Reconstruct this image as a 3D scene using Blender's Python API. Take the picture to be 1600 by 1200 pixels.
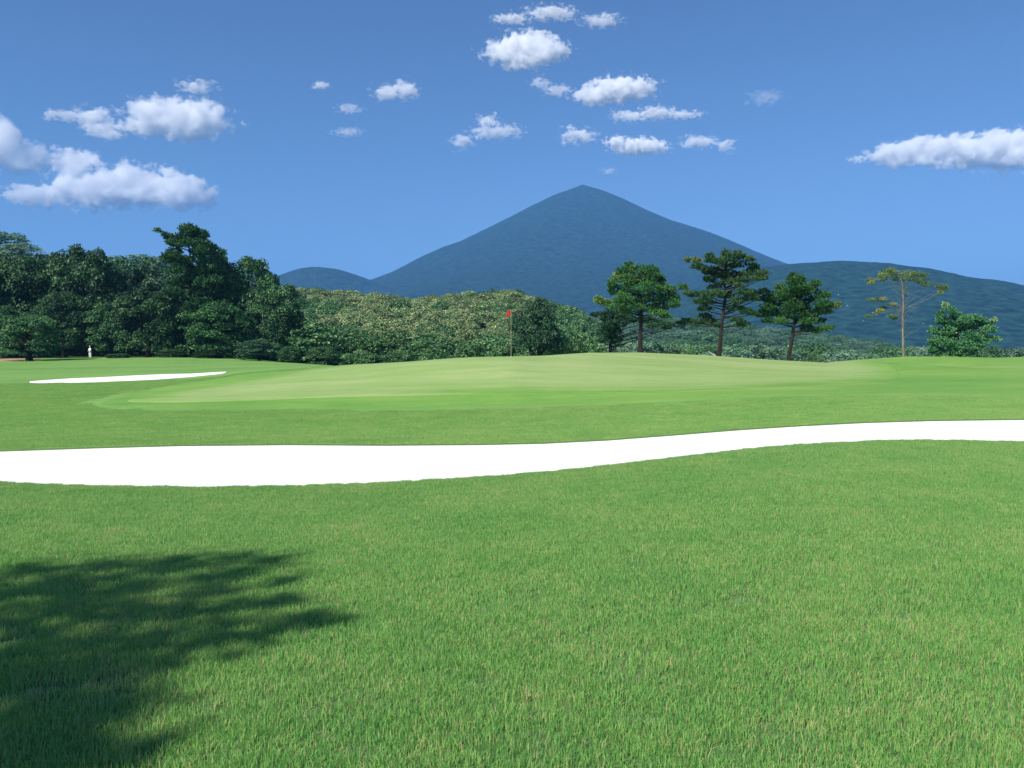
import bpy, math, random
import numpy as np
from mathutils import Vector, Matrix, Euler, noise as mnoise

random.seed(7)
RNG = np.random.default_rng(7)
SC = bpy.context.scene
COL = SC.collection
for _o in list(bpy.data.objects):
    bpy.data.objects.remove(_o)

# ------------------------------------------------------------------ camera, world, sun, exposure
FOC = 1600 * 28.0 / 36.0
PITCH = math.atan(60 / FOC)
CAM_Z = 1.6
cam_data = bpy.data.cameras.new('camera')
cam_data.lens = 28.0
cam_data.sensor_width = 36.0
cam_data.clip_start = 0.05
cam_data.clip_end = 60000
cam = bpy.data.objects.new('camera', cam_data)
COL.objects.link(cam)
cam.location = (0, 0, CAM_Z)
cam.rotation_euler = (math.pi / 2 - PITCH, 0, 0)
SC.camera = cam

SUN_EL = math.radians(43)
SUN_AZ = math.radians(221)          # clockwise from +Y (the view direction): left and a little behind
sun_dir = Vector((math.sin(SUN_AZ) * math.cos(SUN_EL), math.cos(SUN_AZ) * math.cos(SUN_EL), math.sin(SUN_EL)))

world = bpy.data.worlds.new('World')
SC.world = world
world.use_nodes = True
wn, wl = world.node_tree.nodes, world.node_tree.links
wn.clear()
w_out = wn.new('ShaderNodeOutputWorld')
w_bg = wn.new('ShaderNodeBackground')
w_sky = wn.new('ShaderNodeTexSky')
w_sky.sky_type = 'NISHITA'
w_sky.sun_disc = False
w_sky.sun_elevation = SUN_EL
w_sky.sun_rotation = SUN_AZ
w_sky.altitude = 900
w_sky.air_density = 1.0
w_sky.dust_density = 0.5
w_sky.ozone_density = 3.0
w_tint = wn.new('ShaderNodeMix')
w_tint.data_type = 'RGBA'
w_tint.blend_type = 'MULTIPLY'
w_tint.inputs[0].default_value = 1.0
w_tint.inputs[7].default_value = (0.60, 0.74, 0.90, 1)
wl.new(w_sky.outputs[0], w_tint.inputs[6])
wl.new(w_tint.outputs[2], w_bg.inputs[0])
w_bg.inputs[1].default_value = 0.092
wl.new(w_bg.outputs[0], w_out.inputs[0])

sun_data = bpy.data.lights.new('sun', 'SUN')
sun_data.energy = 5.0
sun_data.angle = math.radians(0.53)
sun_data.color = (1.0, 0.955, 0.88)
sun = bpy.data.objects.new('sun', sun_data)
COL.objects.link(sun)
sun.rotation_euler = (-sun_dir).to_track_quat('-Z', 'Y').to_euler()
sun.location = sun_dir * 100

SC.render.engine = 'CYCLES'
SC.view_settings.view_transform = 'Standard'
SC.view_settings.look = 'None'
SC.view_settings.exposure = 0.45
SC.view_settings.gamma = 1.0
SC.view_settings.use_curve_mapping = False
SC.cycles.use_denoising = True
SC.cycles.max_bounces = 16
SC.cycles.diffuse_bounces = 3
SC.cycles.glossy_bounces = 2
SC.cycles.transmission_bounces = 3
SC.cycles.transparent_max_bounces = 8
SC.cycles.volume_bounces = 16
SC.cycles.volume_step_rate = 1.0
SC.cycles.volume_max_steps = 96

# ------------------------------------------------------------------ helpers
def ray(px, py):
    """direction per metre of depth (X/Y, Z/Y) of a point of the view"""
    x = (px - 800) / FOC
    y = (600 - py) / FOC
    d = y * math.sin(PITCH) + math.cos(PITCH)
    return x / d, (y * math.cos(PITCH) - math.sin(PITCH)) / d

def at(px, py, Y):
    a, b = ray(px, py)
    return Vector((a * Y, Y, CAM_Z + b * Y))

def tag(o, label=None, cat=None, group=None, kind=None):
    if label: o['label'] = label
    if cat: o['category'] = cat
    if group: o['group'] = group
    if kind: o['kind'] = kind
    return o

def link(o, parent=None):
    COL.objects.link(o)
    if parent is not None:
        o.parent = parent
    return o

def empty(name, loc=(0, 0, 0), rz=0.0, scale=(1, 1, 1)):
    o = bpy.data.objects.new(name, None)
    o.empty_display_size = 0.3
    COL.objects.link(o)
    o.location = loc
    o.rotation_euler = (0, 0, rz)
    o.scale = scale
    return o

def np_mesh(name, V, Fq, mat=None, smooth=False, attrs=None, mats=None, midx=None):
    """V (n,3), Fq (m,k) faces all of k corners; attrs {name: (n,) floats}"""
    V = np.asarray(V, dtype=np.float32)
    Fq = np.asarray(Fq, dtype=np.int32)
    me = bpy.data.meshes.new(name)
    k = Fq.shape[1]
    me.vertices.add(len(V))
    me.vertices.foreach_set('co', V.ravel())
    me.loops.add(Fq.size)
    me.loops.foreach_set('vertex_index', Fq.ravel())
    me.polygons.add(len(Fq))
    me.polygons.foreach_set('loop_start', np.arange(0, Fq.size, k, dtype=np.int32))
    me.polygons.foreach_set('use_smooth', np.full(len(Fq), smooth, dtype=bool))
    if midx is not None:
        me.polygons.foreach_set('material_index', np.asarray(midx, dtype=np.int32))
    for an, av in (attrs or {}).items():
        a = me.attributes.new(an, 'FLOAT', 'POINT')
        a.data.foreach_set('value', np.asarray(av, dtype=np.float32))
    for m in (mats or ([mat] if mat else [])):
        me.materials.append(m)
    me.update(calc_edges=True)
    me.validate()
    return me

def obj(name, me, parent=None):
    return link(bpy.data.objects.new(name, me), parent)

def grid_faces(nr, nc):
    i = np.arange(nr * nc).reshape(nr, nc)
    return np.stack([i[:-1, :-1], i[:-1, 1:], i[1:, 1:], i[1:, :-1]], -1).reshape(-1, 4)

def tubes(paths, seg=8, noise_amp=0.0, rng=RNG):
    """paths: list of lists of (x, y, z, r) -> V, F quads of tapered tubes joined into one array"""
    Vs, Fs, off = [], [], 0
    for P in paths:
        P = np.array(P, float)
        n = len(P)
        T = np.gradient(P[:, :3], axis=0)
        T /= np.linalg.norm(T, axis=1, keepdims=True) + 1e-9
        ref = np.array([1.0, 0.0, 0.0]) if abs(T[0, 0]) < 0.8 else np.array([0.0, 1.0, 0.0])
        A = np.cross(T, ref); A /= np.linalg.norm(A, axis=1, keepdims=True) + 1e-9
        B = np.cross(T, A)
        ang = np.linspace(0, 2 * np.pi, seg, endpoint=False)
        R = P[:, 3][:, None] * (1 + noise_amp * rng.uniform(-1, 1, (n, seg)))
        V = P[:, None, :3] + R[..., None] * (np.cos(ang)[None, :, None] * A[:, None] + np.sin(ang)[None, :, None] * B[:, None])
        V = V.reshape(-1, 3)
        i = np.arange(n * seg).reshape(n, seg)
        j = np.roll(i, -1, axis=1)
        Fq = np.stack([i[:-1], j[:-1], j[1:], i[1:]], -1).reshape(-1, 4)
        Vs.append(V); Fs.append(Fq + off); off += len(V)
    return np.concatenate(Vs), np.concatenate(Fs)

def leaves(C, N, size, aspect=0.55, jitter=0.6, rng=RNG, droop=0.0, along=None):
    """one folded rhombus per centre. C (n,3), N (n,3) outward normals, size (n,)"""
    n = len(C)
    N = N + rng.normal(0, jitter, (n, 3))
    N /= np.linalg.norm(N, axis=1, keepdims=True) + 1e-9
    if along is None:
        D = rng.normal(0, 1, (n, 3))
    else:
        D = along + rng.normal(0, 0.35, (n, 3))
    D -= (D * N).sum(1, keepdims=True) * N
    D /= np.linalg.norm(D, axis=1, keepdims=True) + 1e-9
    W = np.cross(N, D)
    s = np.asarray(size)[:, None]
    a = C - D * s * 0.5
    b = C + W * s * aspect * 0.5 + N * s * 0.08
    c = C + D * s * 0.5 - np.array([0, 0, 1.0]) * s * droop
    d = C - W * s * aspect * 0.5 + N * s * 0.08
    V = np.stack([a, b, c, d], 1).reshape(-1, 3)
    F = np.arange(4 * n).reshape(n, 4)
    return V, F

def mat_new(name):
    m = bpy.data.materials.new(name)
    m.use_nodes = True
    nt = m.node_tree
    nt.nodes.clear()
    return m, nt.nodes, nt.links

def ramp_node(n, stops):
    r = n.new('ShaderNodeValToRGB')
    el = r.color_ramp.elements
    while len(el) > 1:
        el.remove(el[-1])
    el[0].position = stops[0][0]; el[0].color = (*stops[0][1], 1)
    for p, c in stops[1:]:
        e = el.new(p); e.color = (*c, 1)
    return r

def foliage_material(name, stops, translucent=0.22, rough=0.55, vary=0.25, spec=0.25):
    m, n, l = mat_new(name)
    out = n.new('ShaderNodeOutputMaterial')
    at_ = n.new('ShaderNodeAttribute'); at_.attribute_name = 'tint'
    oi = n.new('ShaderNodeObjectInfo')
    r = ramp_node(n, stops)
    l.new(at_.outputs['Fac'], r.inputs[0])
    mr = n.new('ShaderNodeMapRange')
    mr.inputs[3].default_value = 1 - vary; mr.inputs[4].default_value = 1 + vary
    l.new(oi.outputs['Random'], mr.inputs[0])
    mul = n.new('ShaderNodeVectorMath'); mul.operation = 'SCALE'
    l.new(r.outputs[0], mul.inputs[0]); l.new(mr.outputs[0], mul.inputs['Scale'])
    p = n.new('ShaderNodeBsdfPrincipled')
    p.inputs['Roughness'].default_value = rough
    p.inputs['Specular IOR Level'].default_value = spec
    t = n.new('ShaderNodeBsdfTranslucent')
    l.new(mul.outputs[0], p.inputs['Base Color']); l.new(mul.outputs[0], t.inputs[0])
    mx = n.new('ShaderNodeMixShader'); mx.inputs[0].default_value = translucent
    l.new(p.outputs[0], mx.inputs[1]); l.new(t.outputs[0], mx.inputs[2])
    l.new(mx.outputs[0], out.inputs[0])
    return m

def simple_material(name, c1, c2, scale=5.0, rough=0.8, bump=0.0, detail=4, spec=0.3, stretch=(1, 1, 1)):
    m, n, l = mat_new(name)
    out = n.new('ShaderNodeOutputMaterial')
    p = n.new('ShaderNodeBsdfPrincipled')
    tc = n.new('ShaderNodeTexCoord')
    mp = n.new('ShaderNodeMapping'); mp.inputs['Scale'].default_value = stretch
    nz = n.new('ShaderNodeTexNoise'); nz.inputs['Scale'].default_value = scale; nz.inputs['Detail'].default_value = detail
    l.new(tc.outputs['Object'], mp.inputs[0]); l.new(mp.outputs[0], nz.inputs['Vector'])
    r = ramp_node(n, [(0.3, c1), (0.7, c2)])
    l.new(nz.outputs['Fac'], r.inputs[0]); l.new(r.outputs[0], p.inputs['Base Color'])
    p.inputs['Roughness'].default_value = rough
    p.inputs['Specular IOR Level'].default_value = spec
    if bump:
        b = n.new('ShaderNodeBump'); b.inputs['Strength'].default_value = 1.0; b.inputs['Distance'].default_value = bump
        l.new(nz.outputs['Fac'], b.inputs['Height']); l.new(b.outputs[0], p.inputs['Normal'])
    l.new(p.outputs[0], out.inputs[0])
    return m

# ------------------------------------------------------------------ terrain height field
def line(knots):
    s, Y, Z = [], [], []
    for px, py, y in knots:
        a, b = ray(px, py)
        s.append(a); Y.append(y); Z.append(CAM_Z + b * y)
    return np.array(s), np.array(Y), np.array(Z)

NEAR = [(-460, 738, 13.6), (-300, 745, 11.2), (0, 754, 11.4), (150, 759.5, 11.5), (300, 761.5, 11.6), (450, 760, 11.8), (600, 754.5, 12), (750, 746, 12.2),
        (850, 738, 12.5), (950, 728, 12.8), (1050, 716, 13.2), (1150, 704, 13.7), (1250, 695, 14.2), (1400, 688, 14.8), (1500, 688.5, 15),
        (1600, 691, 15.2), (1900, 690, 15.8), (2100, 682, 18.0)]
FAR = [(-460, 733, 13.9), (-300, 712, 16.8), (0, 703, 17), (150, 698, 17.3), (280, 694.5, 17.6), (450, 693, 18), (600, 694, 18), (750, 693, 18.2),
       (850, 691, 18.5), (950, 686, 18.8), (1050, 678.5, 19.2), (1150, 670.5, 19.7), (1250, 664, 20.2), (1350, 659, 20.7), (1450, 656, 21),
       (1600, 654, 21.3), (1900, 660, 20.6), (2100, 680, 18.3)]
LINES = [
    [(-500, 1300, 2.4), (2100, 1300, 2.4)],
    NEAR,
    FAR,
    [(-300, 668, 27), (0, 665, 27), (300, 663, 27), (600, 664, 27), (800, 661, 27), (1000, 653, 27), (1200, 640, 27.5), (1400, 633, 28), (1600, 629, 28), (2000, 625, 28)],
    [(-300, 640, 34), (0, 641, 34), (300, 643, 33), (600, 641.5, 33), (800, 637, 33), (1000, 629, 33), (1200, 617, 34), (1400, 611, 35), (1600, 606, 35), (2000, 604, 35)],
    [(-300, 615, 42), (0, 617, 42), (200, 614, 41), (400, 608, 41), (600, 604, 40), (800, 598, 40), (1000, 593, 42), (1200, 591, 44), (1400, 590, 45), (1600, 588, 46), (2000, 586, 46)],
    [(-300, 597, 58), (0, 596, 58), (150, 594, 58), (300, 590, 56), (380, 583, 54), (450, 578, 53), (520, 573.3, 52), (560, 571, 51), (640, 566.5, 50),
     (700, 561.5, 50), (740, 559.3, 50), (800, 558.2, 50), (850, 557, 52), (920, 552.3, 55), (1000, 552, 58), (1100, 556, 60), (1200, 563, 60),
     (1290, 568, 60), (1350, 562, 62), (1420, 557.5, 64), (1500, 557.5, 66), (1560, 559, 66), (1600, 557.5, 66), (2000, 555, 66)],
    [(-300, 575, 85), (0, 575, 85), (300, 571.5, 85), (400, 572, 82), (450, 571.5, 80), (500, 571.5, 76), (530, 574, 72), (560, 583, 70), (600, 590, 68), (700, 592, 68),
     (900, 592, 74), (1000, 600, 78), (1200, 605, 80), (1600, 600, 86), (2000, 600, 86)],
    [(-300, 562, 120), (0, 560, 122), (100, 558.5, 125), (270, 556.5, 125), (370, 560, 120), (440, 566, 110), (520, 571, 100), (560, 585, 104), (700, 600, 105),
     (900, 600, 110), (1100, 600, 115), (1600, 600, 120), (2000, 600, 120)],
    [(-300, 556, 170), (0, 556, 170), (270, 556, 170), (400, 562, 165), (460, 568, 160), (560, 574, 160), (700, 578, 160), (900, 582, 165), (1000, 592, 170), (1300, 596, 170), (2000, 596, 170)],
    [(-300, 385, 330), (0, 412, 330), (100, 432, 325), (250, 440, 320), (400, 470, 310), (480, 488, 305), (560, 490, 300), (650, 500, 300), (740, 489, 300), (800, 490, 300),
     (850, 500, 300), (890, 515, 300), (930, 540, 300), (980, 565, 300), (1050, 576, 300), (1300, 582, 300), (2000, 582, 300)],
    [(-300, 440, 460), (0, 460, 460), (250, 480, 460), (480, 530, 460), (800, 540, 460), (950, 560, 450), (1050, 560, 440), (1300, 572, 440), (1600, 575, 440), (2000, 575, 440)],
    [(-300, 520, 750), (400, 530, 750), (800, 520, 750), (900, 512, 750), (950, 508, 740), (1050, 511, 720), (1120, 516, 700), (1200, 525, 700), (1300, 538, 700), (1380, 549, 700), (1450, 558, 700), (1600, 562, 700), (2000, 562, 700)],
    [(-300, 556, 1500), (800, 556, 1500), (2000, 556, 1500)],
    [(-300, 543, 12000), (2000, 543, 12000)],
]
LN = [line(k) for k in LINES]
# the first line is the flat ground round the camera
LN[0] = (np.array([-1.2, 1.2]), np.array([2.4, 2.4]), np.array([0.0, 0.0]))

def height(X, Y):
    X = np.asarray(X, float); Y = np.asarray(Y, float)
    shp = np.broadcast(X, Y).shape
    X = np.broadcast_to(X, shp).ravel(); Y = np.broadcast_to(Y, shp).ravel()
    s = X / np.maximum(Y, 0.8)
    YK = np.stack([np.interp(s, a, b) for a, b, c in LN])
    ZK = np.stack([np.interp(s, a, c) for a, b, c in LN])
    K = len(LN)
    # monotone-ish cubic hermite in Y
    dY = np.diff(YK, axis=0); dZ = np.diff(ZK, axis=0)
    m = dZ / np.maximum(dY, 1e-3)
    M = np.zeros_like(ZK)
    hm = np.where(m[:-1] * m[1:] > 0, 2 * m[:-1] * m[1:] / (m[:-1] + m[1:] + np.where(m[:-1] + m[1:] >= 0, 1e-9, -1e-9)), 0.0)
    M[1:-1] = hm
    k = np.clip((Y[None] > YK).sum(0) - 1, 0, K - 2)
    ii = np.arange(len(Y))
    y0, y1 = YK[k, ii], YK[k + 1, ii]
    z0, z1 = ZK[k, ii], ZK[k + 1, ii]
    m0, m1 = M[k, ii], M[k + 1, ii]
    h = np.maximum(y1 - y0, 1e-3)
    t = np.clip((Y - y0) / h, 0, 1)
    z = (2 * t**3 - 3 * t**2 + 1) * z0 + (t**3 - 2 * t**2 + t) * h * m0 + (-2 * t**3 + 3 * t**2) * z1 + (t**3 - t**2) * h * m1
    return z.reshape(shp)

def h1(x, y):
    return float(height(np.array([x]), np.array([y]))[0])

def smooth_line(L, n=400):
    """knots of a line as fine X, Y arrays"""
    s, Y, Z = L
    ss = np.linspace(s[0], s[-1], n)
    yy = np.interp(ss, s, Y)
    for _ in range(3):
        yy[1:-1] = (yy[:-2] + 2 * yy[1:-1] + yy[2:]) / 4
    return ss, yy

def on_ground(px, py, ymin=3.0, ymax=160.0):
    """where the view ray meets the ground (first crossing)"""
    a, b = ray(px, py)
    yy = np.exp(np.linspace(math.log(ymin), math.log(ymax), 1500))
    g = height(a * yy, yy)
    r = CAM_Z + b * yy
    below = np.nonzero(r < g)[0]
    i = below[0] if len(below) else int(np.argmin(r - g))
    return a * yy[i], yy[i]

APEX = 30.0
def fan_solve(t, L):
    """Y on line L of the fan column X = t (Y + APEX)"""
    s, Yk, _ = L
    Y = np.full_like(t, 15.0)
    for _ in range(60):
        Y = 0.5 * Y + 0.5 * np.interp(t * (Y + APEX) / np.maximum(Y, 0.8), s, Yk)
    return Y

NC = 520
tt = np.sinh(np.linspace(-1.9, 1.9, NC)) / math.sinh(1.9) * 1.05
yn = fan_solve(tt, LN[1]); yf = fan_solve(tt, LN[2])
rows = []
for f in np.linspace(0, 1, 95) ** 0.8:
    rows.append(-28 + (yn + 28) * f)
rn = len(rows)
for f in np.linspace(0, 1, 16)[1:-1]:
    rows.append(yn + (yf - yn) * f)
rf = len(rows)
for f in np.linspace(0, 1, 120):
    rows.append(yf + (60 - yf) * f)
for y in np.exp(np.linspace(math.log(60), math.log(12000), 150))[1:]:
    rows.append(np.full(NC, y))
YG = np.array(rows)
XG = tt[None, :] * (YG + APEX)
ZG = height(XG, YG)
inside = np.zeros(len(rows), bool); inside[rn:rf] = True
width_b = np.clip((yf - yn) / 1.0, 0, 1)
ZG[inside] -= 0.30 * width_b[None, :]

# ------------------------------------------------------------------ ground materials
def turf_material(name, cols, scale_big=0.12, streak=(1, 1, 1), fine=60.0, bump=0.012, dry=None, rough=0.75, far=None, edge_cols=None, mid=None, dry_pos=(0.56, 0.72), mid_scale=1.7):
    m, n, l = mat_new(name)
    out = n.new('ShaderNodeOutputMaterial')
    p = n.new('ShaderNodeBsdfPrincipled')
    geo = n.new('ShaderNodeNewGeometry')
    mp = n.new('ShaderNodeMapping'); mp.inputs['Scale'].default_value = streak
    l.new(geo.outputs['Position'], mp.inputs[0])
    big = n.new('ShaderNodeTexNoise'); big.inputs['Scale'].default_value = scale_big; big.inputs['Detail'].default_value = 5; big.inputs['Roughness'].default_value = 0.6
    l.new(mp.outputs[0], big.inputs['Vector'])
    midn = n.new('ShaderNodeTexNoise'); midn.inputs['Scale'].default_value = mid_scale; midn.inputs['Detail'].default_value = 6; midn.inputs['Roughness'].default_value = 0.7
    l.new(mp.outputs[0], midn.inputs['Vector'])
    fn = n.new('ShaderNodeTexNoise'); fn.inputs['Scale'].default_value = fine; fn.inputs['Detail'].default_value = 3
    l.new(geo.outputs['Position'], fn.inputs['Vector'])
    a1 = n.new('ShaderNodeMath'); a1.operation = 'MULTIPLY_ADD'; a1.inputs[1].default_value = 0.45
    l.new(midn.outputs['Fac'], a1.inputs[0]); 
    a2 = n.new('ShaderNodeMath'); a2.operation = 'MULTIPLY_ADD'; a2.inputs[1].default_value = 0.55; a2.inputs[2].default_value = 0
    l.new(big.outputs['Fac'], a2.inputs[0]); l.new(a2.outputs[0], a1.inputs[2])
    a3 = n.new('ShaderNodeMath'); a3.operation = 'MULTIPLY_ADD'; a3.inputs[1].default_value = 0.35
    l.new(fn.outputs['Fac'], a3.inputs[0])
    a4 = n.new('ShaderNodeMath'); a4.operation = 'ADD'; a4.inputs[1].default_value = -0.175
    l.new(a1.outputs[0], a4.inputs[0]); l.new(a4.outputs[0], a3.inputs[2])
    r = ramp_node(n, [(0.36, cols[0]), (0.5, cols[1]), (0.64, cols[2])])
    l.new(a3.outputs[0], r.inputs[0])
    last = r.outputs[0]
    if edge_cols:                 # the collar, left longer, runs gradually into the shorter turf
        r2 = ramp_node(n, [(0.36, edge_cols[0]), (0.5, edge_cols[1]), (0.64, edge_cols[2])])
        l.new(a3.outputs[0], r2.inputs[0])
        ea = n.new('ShaderNodeAttribute'); ea.attribute_name = 'edge'
        eb = n.new('ShaderNodeMath'); eb.operation = 'MULTIPLY_ADD'; eb.inputs[1].default_value = 0.6; eb.inputs[2].default_value = -0.3
        l.new(midn.outputs['Fac'], eb.inputs[0])
        ec = n.new('ShaderNodeMath'); ec.operation = 'ADD'; l.new(ea.outputs['Fac'], ec.inputs[0]); l.new(eb.outputs[0], ec.inputs[1])
        em = n.new('ShaderNodeMapRange'); em.interpolation_type = 'SMOOTHSTEP'; em.inputs[1].default_value = 0.05; em.inputs[2].default_value = 0.9
        l.new(ec.outputs[0], em.inputs[0])
        mx = n.new('ShaderNodeMix'); mx.data_type = 'RGBA'
        l.new(em.outputs[0], mx.inputs[0]); l.new(r2.outputs[0], mx.inputs[6]); l.new(last, mx.inputs[7])
        last = mx.outputs[2]
    if dry:
        dn = n.new('ShaderNodeTexNoise'); dn.inputs['Scale'].default_value = scale_big * 1.7; dn.inputs['Detail'].default_value = 6; dn.inputs['Roughness'].default_value = 0.65
        mp2 = n.new('ShaderNodeMapping'); mp2.inputs['Location'].default_value = (31, 7, 3); mp2.inputs['Scale'].default_value = streak
        l.new(geo.outputs['Position'], mp2.inputs[0]); l.new(mp2.outputs[0], dn.inputs['Vector'])
        dr = n.new('ShaderNodeMapRange'); dr.inputs[1].default_value = dry_pos[0]; dr.inputs[2].default_value = dry_pos[1]
        l.new(dn.outputs['Fac'], dr.inputs[0])
        mx = n.new('ShaderNodeMix'); mx.data_type = 'RGBA'
        l.new(dr.outputs[0], mx.inputs[0]); l.new(last, mx.inputs[6]); mx.inputs[7].default_value = (*dry, 1)
        last = mx.outputs[2]
    if far:                       # woodland floor past the course
        sx = n.new('ShaderNodeSeparateXYZ'); l.new(geo.outputs['Position'], sx.inputs[0])
        fr = n.new('ShaderNodeMapRange'); fr.inputs[1].default_value = 128; fr.inputs[2].default_value = 150
        l.new(sx.outputs[1], fr.inputs[0])
        mx = n.new('ShaderNodeMix'); mx.data_type = 'RGBA'
        l.new(fr.outputs[0], mx.inputs[0]); l.new(last, mx.inputs[6]); mx.inputs[7].default_value = (*far, 1)
        last = mx.outputs[2]
    l.new(last, p.inputs['Base Color'])
    p.inputs['Roughness'].default_value = rough
    p.inputs['Specular IOR Level'].default_value = 0.15
    b = n.new('ShaderNodeBump'); b.inputs['Distance'].default_value = bump; b.inputs['Strength'].default_value = 0.8
    l.new(fn.outputs['Fac'], b.inputs['Height']); l.new(b.outputs[0], p.inputs['Normal'])
    l.new(p.outputs[0], out.inputs[0])
    return m

C_ROUGH = [(0.105, 0.235, 0.050), (0.150, 0.290, 0.065), (0.205, 0.335, 0.082)]
C_FRINGE = [(0.108, 0.245, 0.040), (0.152, 0.300, 0.052), (0.215, 0.345, 0.070)]
M_ground = turf_material('turf', C_ROUGH, scale_big=0.10, streak=(0.55, 1, 1),
                         fine=22, dry=(0.25, 0.25, 0.09), far=(0.035, 0.06, 0.022), dry_pos=(0.60, 0.76))
M_soil = simple_material('lawn_thatch', (0.055, 0.120, 0.035), (0.110, 0.180, 0.060), scale=30, rough=0.95)
M_green = turf_material('putting_turf', [(0.185, 0.300, 0.075), (0.240, 0.345, 0.105), (0.330, 0.400, 0.165)], scale_big=0.07, streak=(0.35, 1.6, 1),
                        fine=14, bump=0.003, dry=(0.33, 0.38, 0.165), dry_pos=(0.52, 0.75), mid_scale=0.6, edge_cols=C_FRINGE)
M_fringe = turf_material('fringe_turf', C_FRINGE, scale_big=0.09, streak=(0.4, 1, 1),
                         fine=20, bump=0.005, dry=(0.26, 0.33, 0.10), dry_pos=(0.58, 0.74), mid_scale=0.9, edge_cols=C_ROUGH)
M_apron = turf_material('apron_turf', [(0.055, 0.150, 0.028), (0.080, 0.190, 0.036), (0.110, 0.225, 0.045)], scale_big=0.12, streak=(0.4, 1, 1),
                         fine=22, bump=0.008, mid_scale=0.9)
M_sand = simple_material('white_sand', (0.83, 0.80, 0.74), (0.90, 0.88, 0.83), scale=3.0, rough=0.9, bump=0.01, detail=8)
M_earth = simple_material('bare_earth', (0.28, 0.18, 0.10), (0.42, 0.30, 0.18), scale=0.6, rough=0.95, bump=0.02, detail=8)

V = np.stack([XG, YG, ZG], -1).reshape(-1, 3)
Fg = grid_faces(*YG.shape)
# faces of the near lawn carry the thatch under the blades
ri = np.repeat(np.arange(YG.shape[0] - 1), NC - 1)
ground = obj('ground', np_mesh('ground', V, Fg, smooth=True, mats=[M_ground, M_soil], midx=np.where(ri < rn + 14, 1, 0)))
tag(ground, kind='structure')

# sand sheet of the long bunker
sel = np.nonzero((yf - yn) > 0.35)[0]
fr = np.concatenate([[-0.012], np.linspace(0, 1, 26), [1.012]])
yb = yn[sel][None] + (yf - yn)[sel][None] * fr[:, None]
xb = tt[sel][None] * (yb + APEX)
zb = height(xb, yb) - 0.035 - 0.07 * np.sin(np.pi * np.clip(fr, 0, 1))[:, None]
zb += 0.012 * np.sin(xb * 2.1 + np.sin(yb * 1.3)) * np.sin(np.pi * np.clip(fr, 0, 1))[:, None]
bunker = obj('sand_bunker', np_mesh('sand_bunker', np.stack([xb, yb, zb], -1).reshape(-1, 3), grid_faces(*xb.shape), M_sand, smooth=True))
tag(bunker, 'long white sand bunker curving right across the lawn in the foreground', kind='structure')

def closed_curve(pts, n=160):
    """smooth closed polygon through the points (Catmull-Rom)"""
    P = np.array(pts, float); K = len(P); out = []
    per = max(2, n // K)
    for i in range(K):
        p0, p1, p2, p3 = P[i - 1], P[i], P[(i + 1) % K], P[(i + 2) % K]
        for t in np.linspace(0, 1, per, endpoint=False):
            out.append(0.5 * ((2 * p1) + (-p0 + p2) * t + (2 * p0 - 5 * p1 + 4 * p2 - p3) * t * t + (-p0 + 3 * p1 - 3 * p2 + p3) * t**3))
    return np.array(out)

def in_poly(X, Y, P):
    c = np.zeros(X.shape, bool)
    j = len(P) - 1
    for i in range(len(P)):
        xi, yi = P[i]; xj, yj = P[j]
        if yi != yj:
            cond = ((yi > Y) != (yj > Y)) & (X < (xj - xi) * (Y - yi) / (yj - yi) + xi)
            c ^= cond
        j = i
    return c

def sheet(name, poly, lift, mat, rings=26, soft=1.0):
    """sheet over the ground inside a closed outline: columns cut across it along Y"""
    P = np.array(poly)
    x0, x1 = P[:, 0].min(), P[:, 0].max()
    xs = np.linspace(x0 + 1e-3, x1 - 1e-3, 150)
    lo, hi = [], []
    for x in xs:
        ys = []
        for i in range(len(P)):
            a, b = P[i - 1], P[i]
            if (a[0] > x) != (b[0] > x):
                ys.append(a[1] + (b[1] - a[1]) * (x - a[0]) / (b[0] - a[0]))
        lo.append(min(ys)); hi.append(max(ys))
    lo, hi = np.array(lo), np.array(hi)
    f = np.linspace(0, 1, rings)
    Ys = lo[None] + (hi - lo)[None] * f[:, None]
    Xs = np.broadcast_to(xs[None], Ys.shape)
    Zs = height(Xs, Ys) + lift
    Zs[0] -= lift * 1.6; Zs[-1] -= lift * 1.6
    A = P; B = np.roll(P, -1, axis=0); AB = B - A
    q = np.stack([Xs, Ys], -1).reshape(-1, 1, 2)
    t = np.clip(((q - A) * AB).sum(-1) / ((AB ** 2).sum(-1) + 1e-9), 0, 1)
    dist = np.hypot(*np.moveaxis(q - (A + t[..., None] * AB), -1, 0)).min(1)
    return obj(name, np_mesh(name, np.stack([Xs, Ys, Zs], -1).reshape(-1, 3), grid_faces(*Xs.shape), mat, smooth=True, attrs={'edge': np.clip(dist / soft, 0, 1)}))

# mown shapes, in metres on the ground (left, front, right, back)
def gp(*pts):
    return [on_ground(px, py) for px, py in pts]

fringe_pts = gp((148, 633), (175, 622), (230, 610), (290, 600), (352, 590), (400, 583.5), (470, 578.5)) + \
    [(-10.5, 55.5), (-4, 54.5), (2, 56), (8, 60), (14, 63), (22, 64), (31, 65)] + [(46, 64), (50, 50)] + gp((1640, 616), (1500, 617), (1300, 619), (1160, 623), (1000, 630.5), (800, 637), (550, 640), (350, 640), (210, 637))
fringe_poly = closed_curve(fringe_pts, 200)
sheet('fringe', fringe_poly, 0.03, M_fringe, 40, 0.9)['kind'] = 'structure'
green_pts = gp((200, 626), (290, 608), (400, 592), (450, 583)) + [(-10.2, 54), (-4, 53), (2, 54), (8, 59), (14, 62), (20, 63), (27, 61)] + \
    gp((1410, 588), (1330, 600), (1130, 612), (900, 619), (700, 620), (500, 624), (340, 630), (240, 631))
green_poly = closed_curve(green_pts, 200)
sheet('putting_green', green_poly, 0.055, M_green, 44, 3.2)['kind'] = 'structure'

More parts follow.
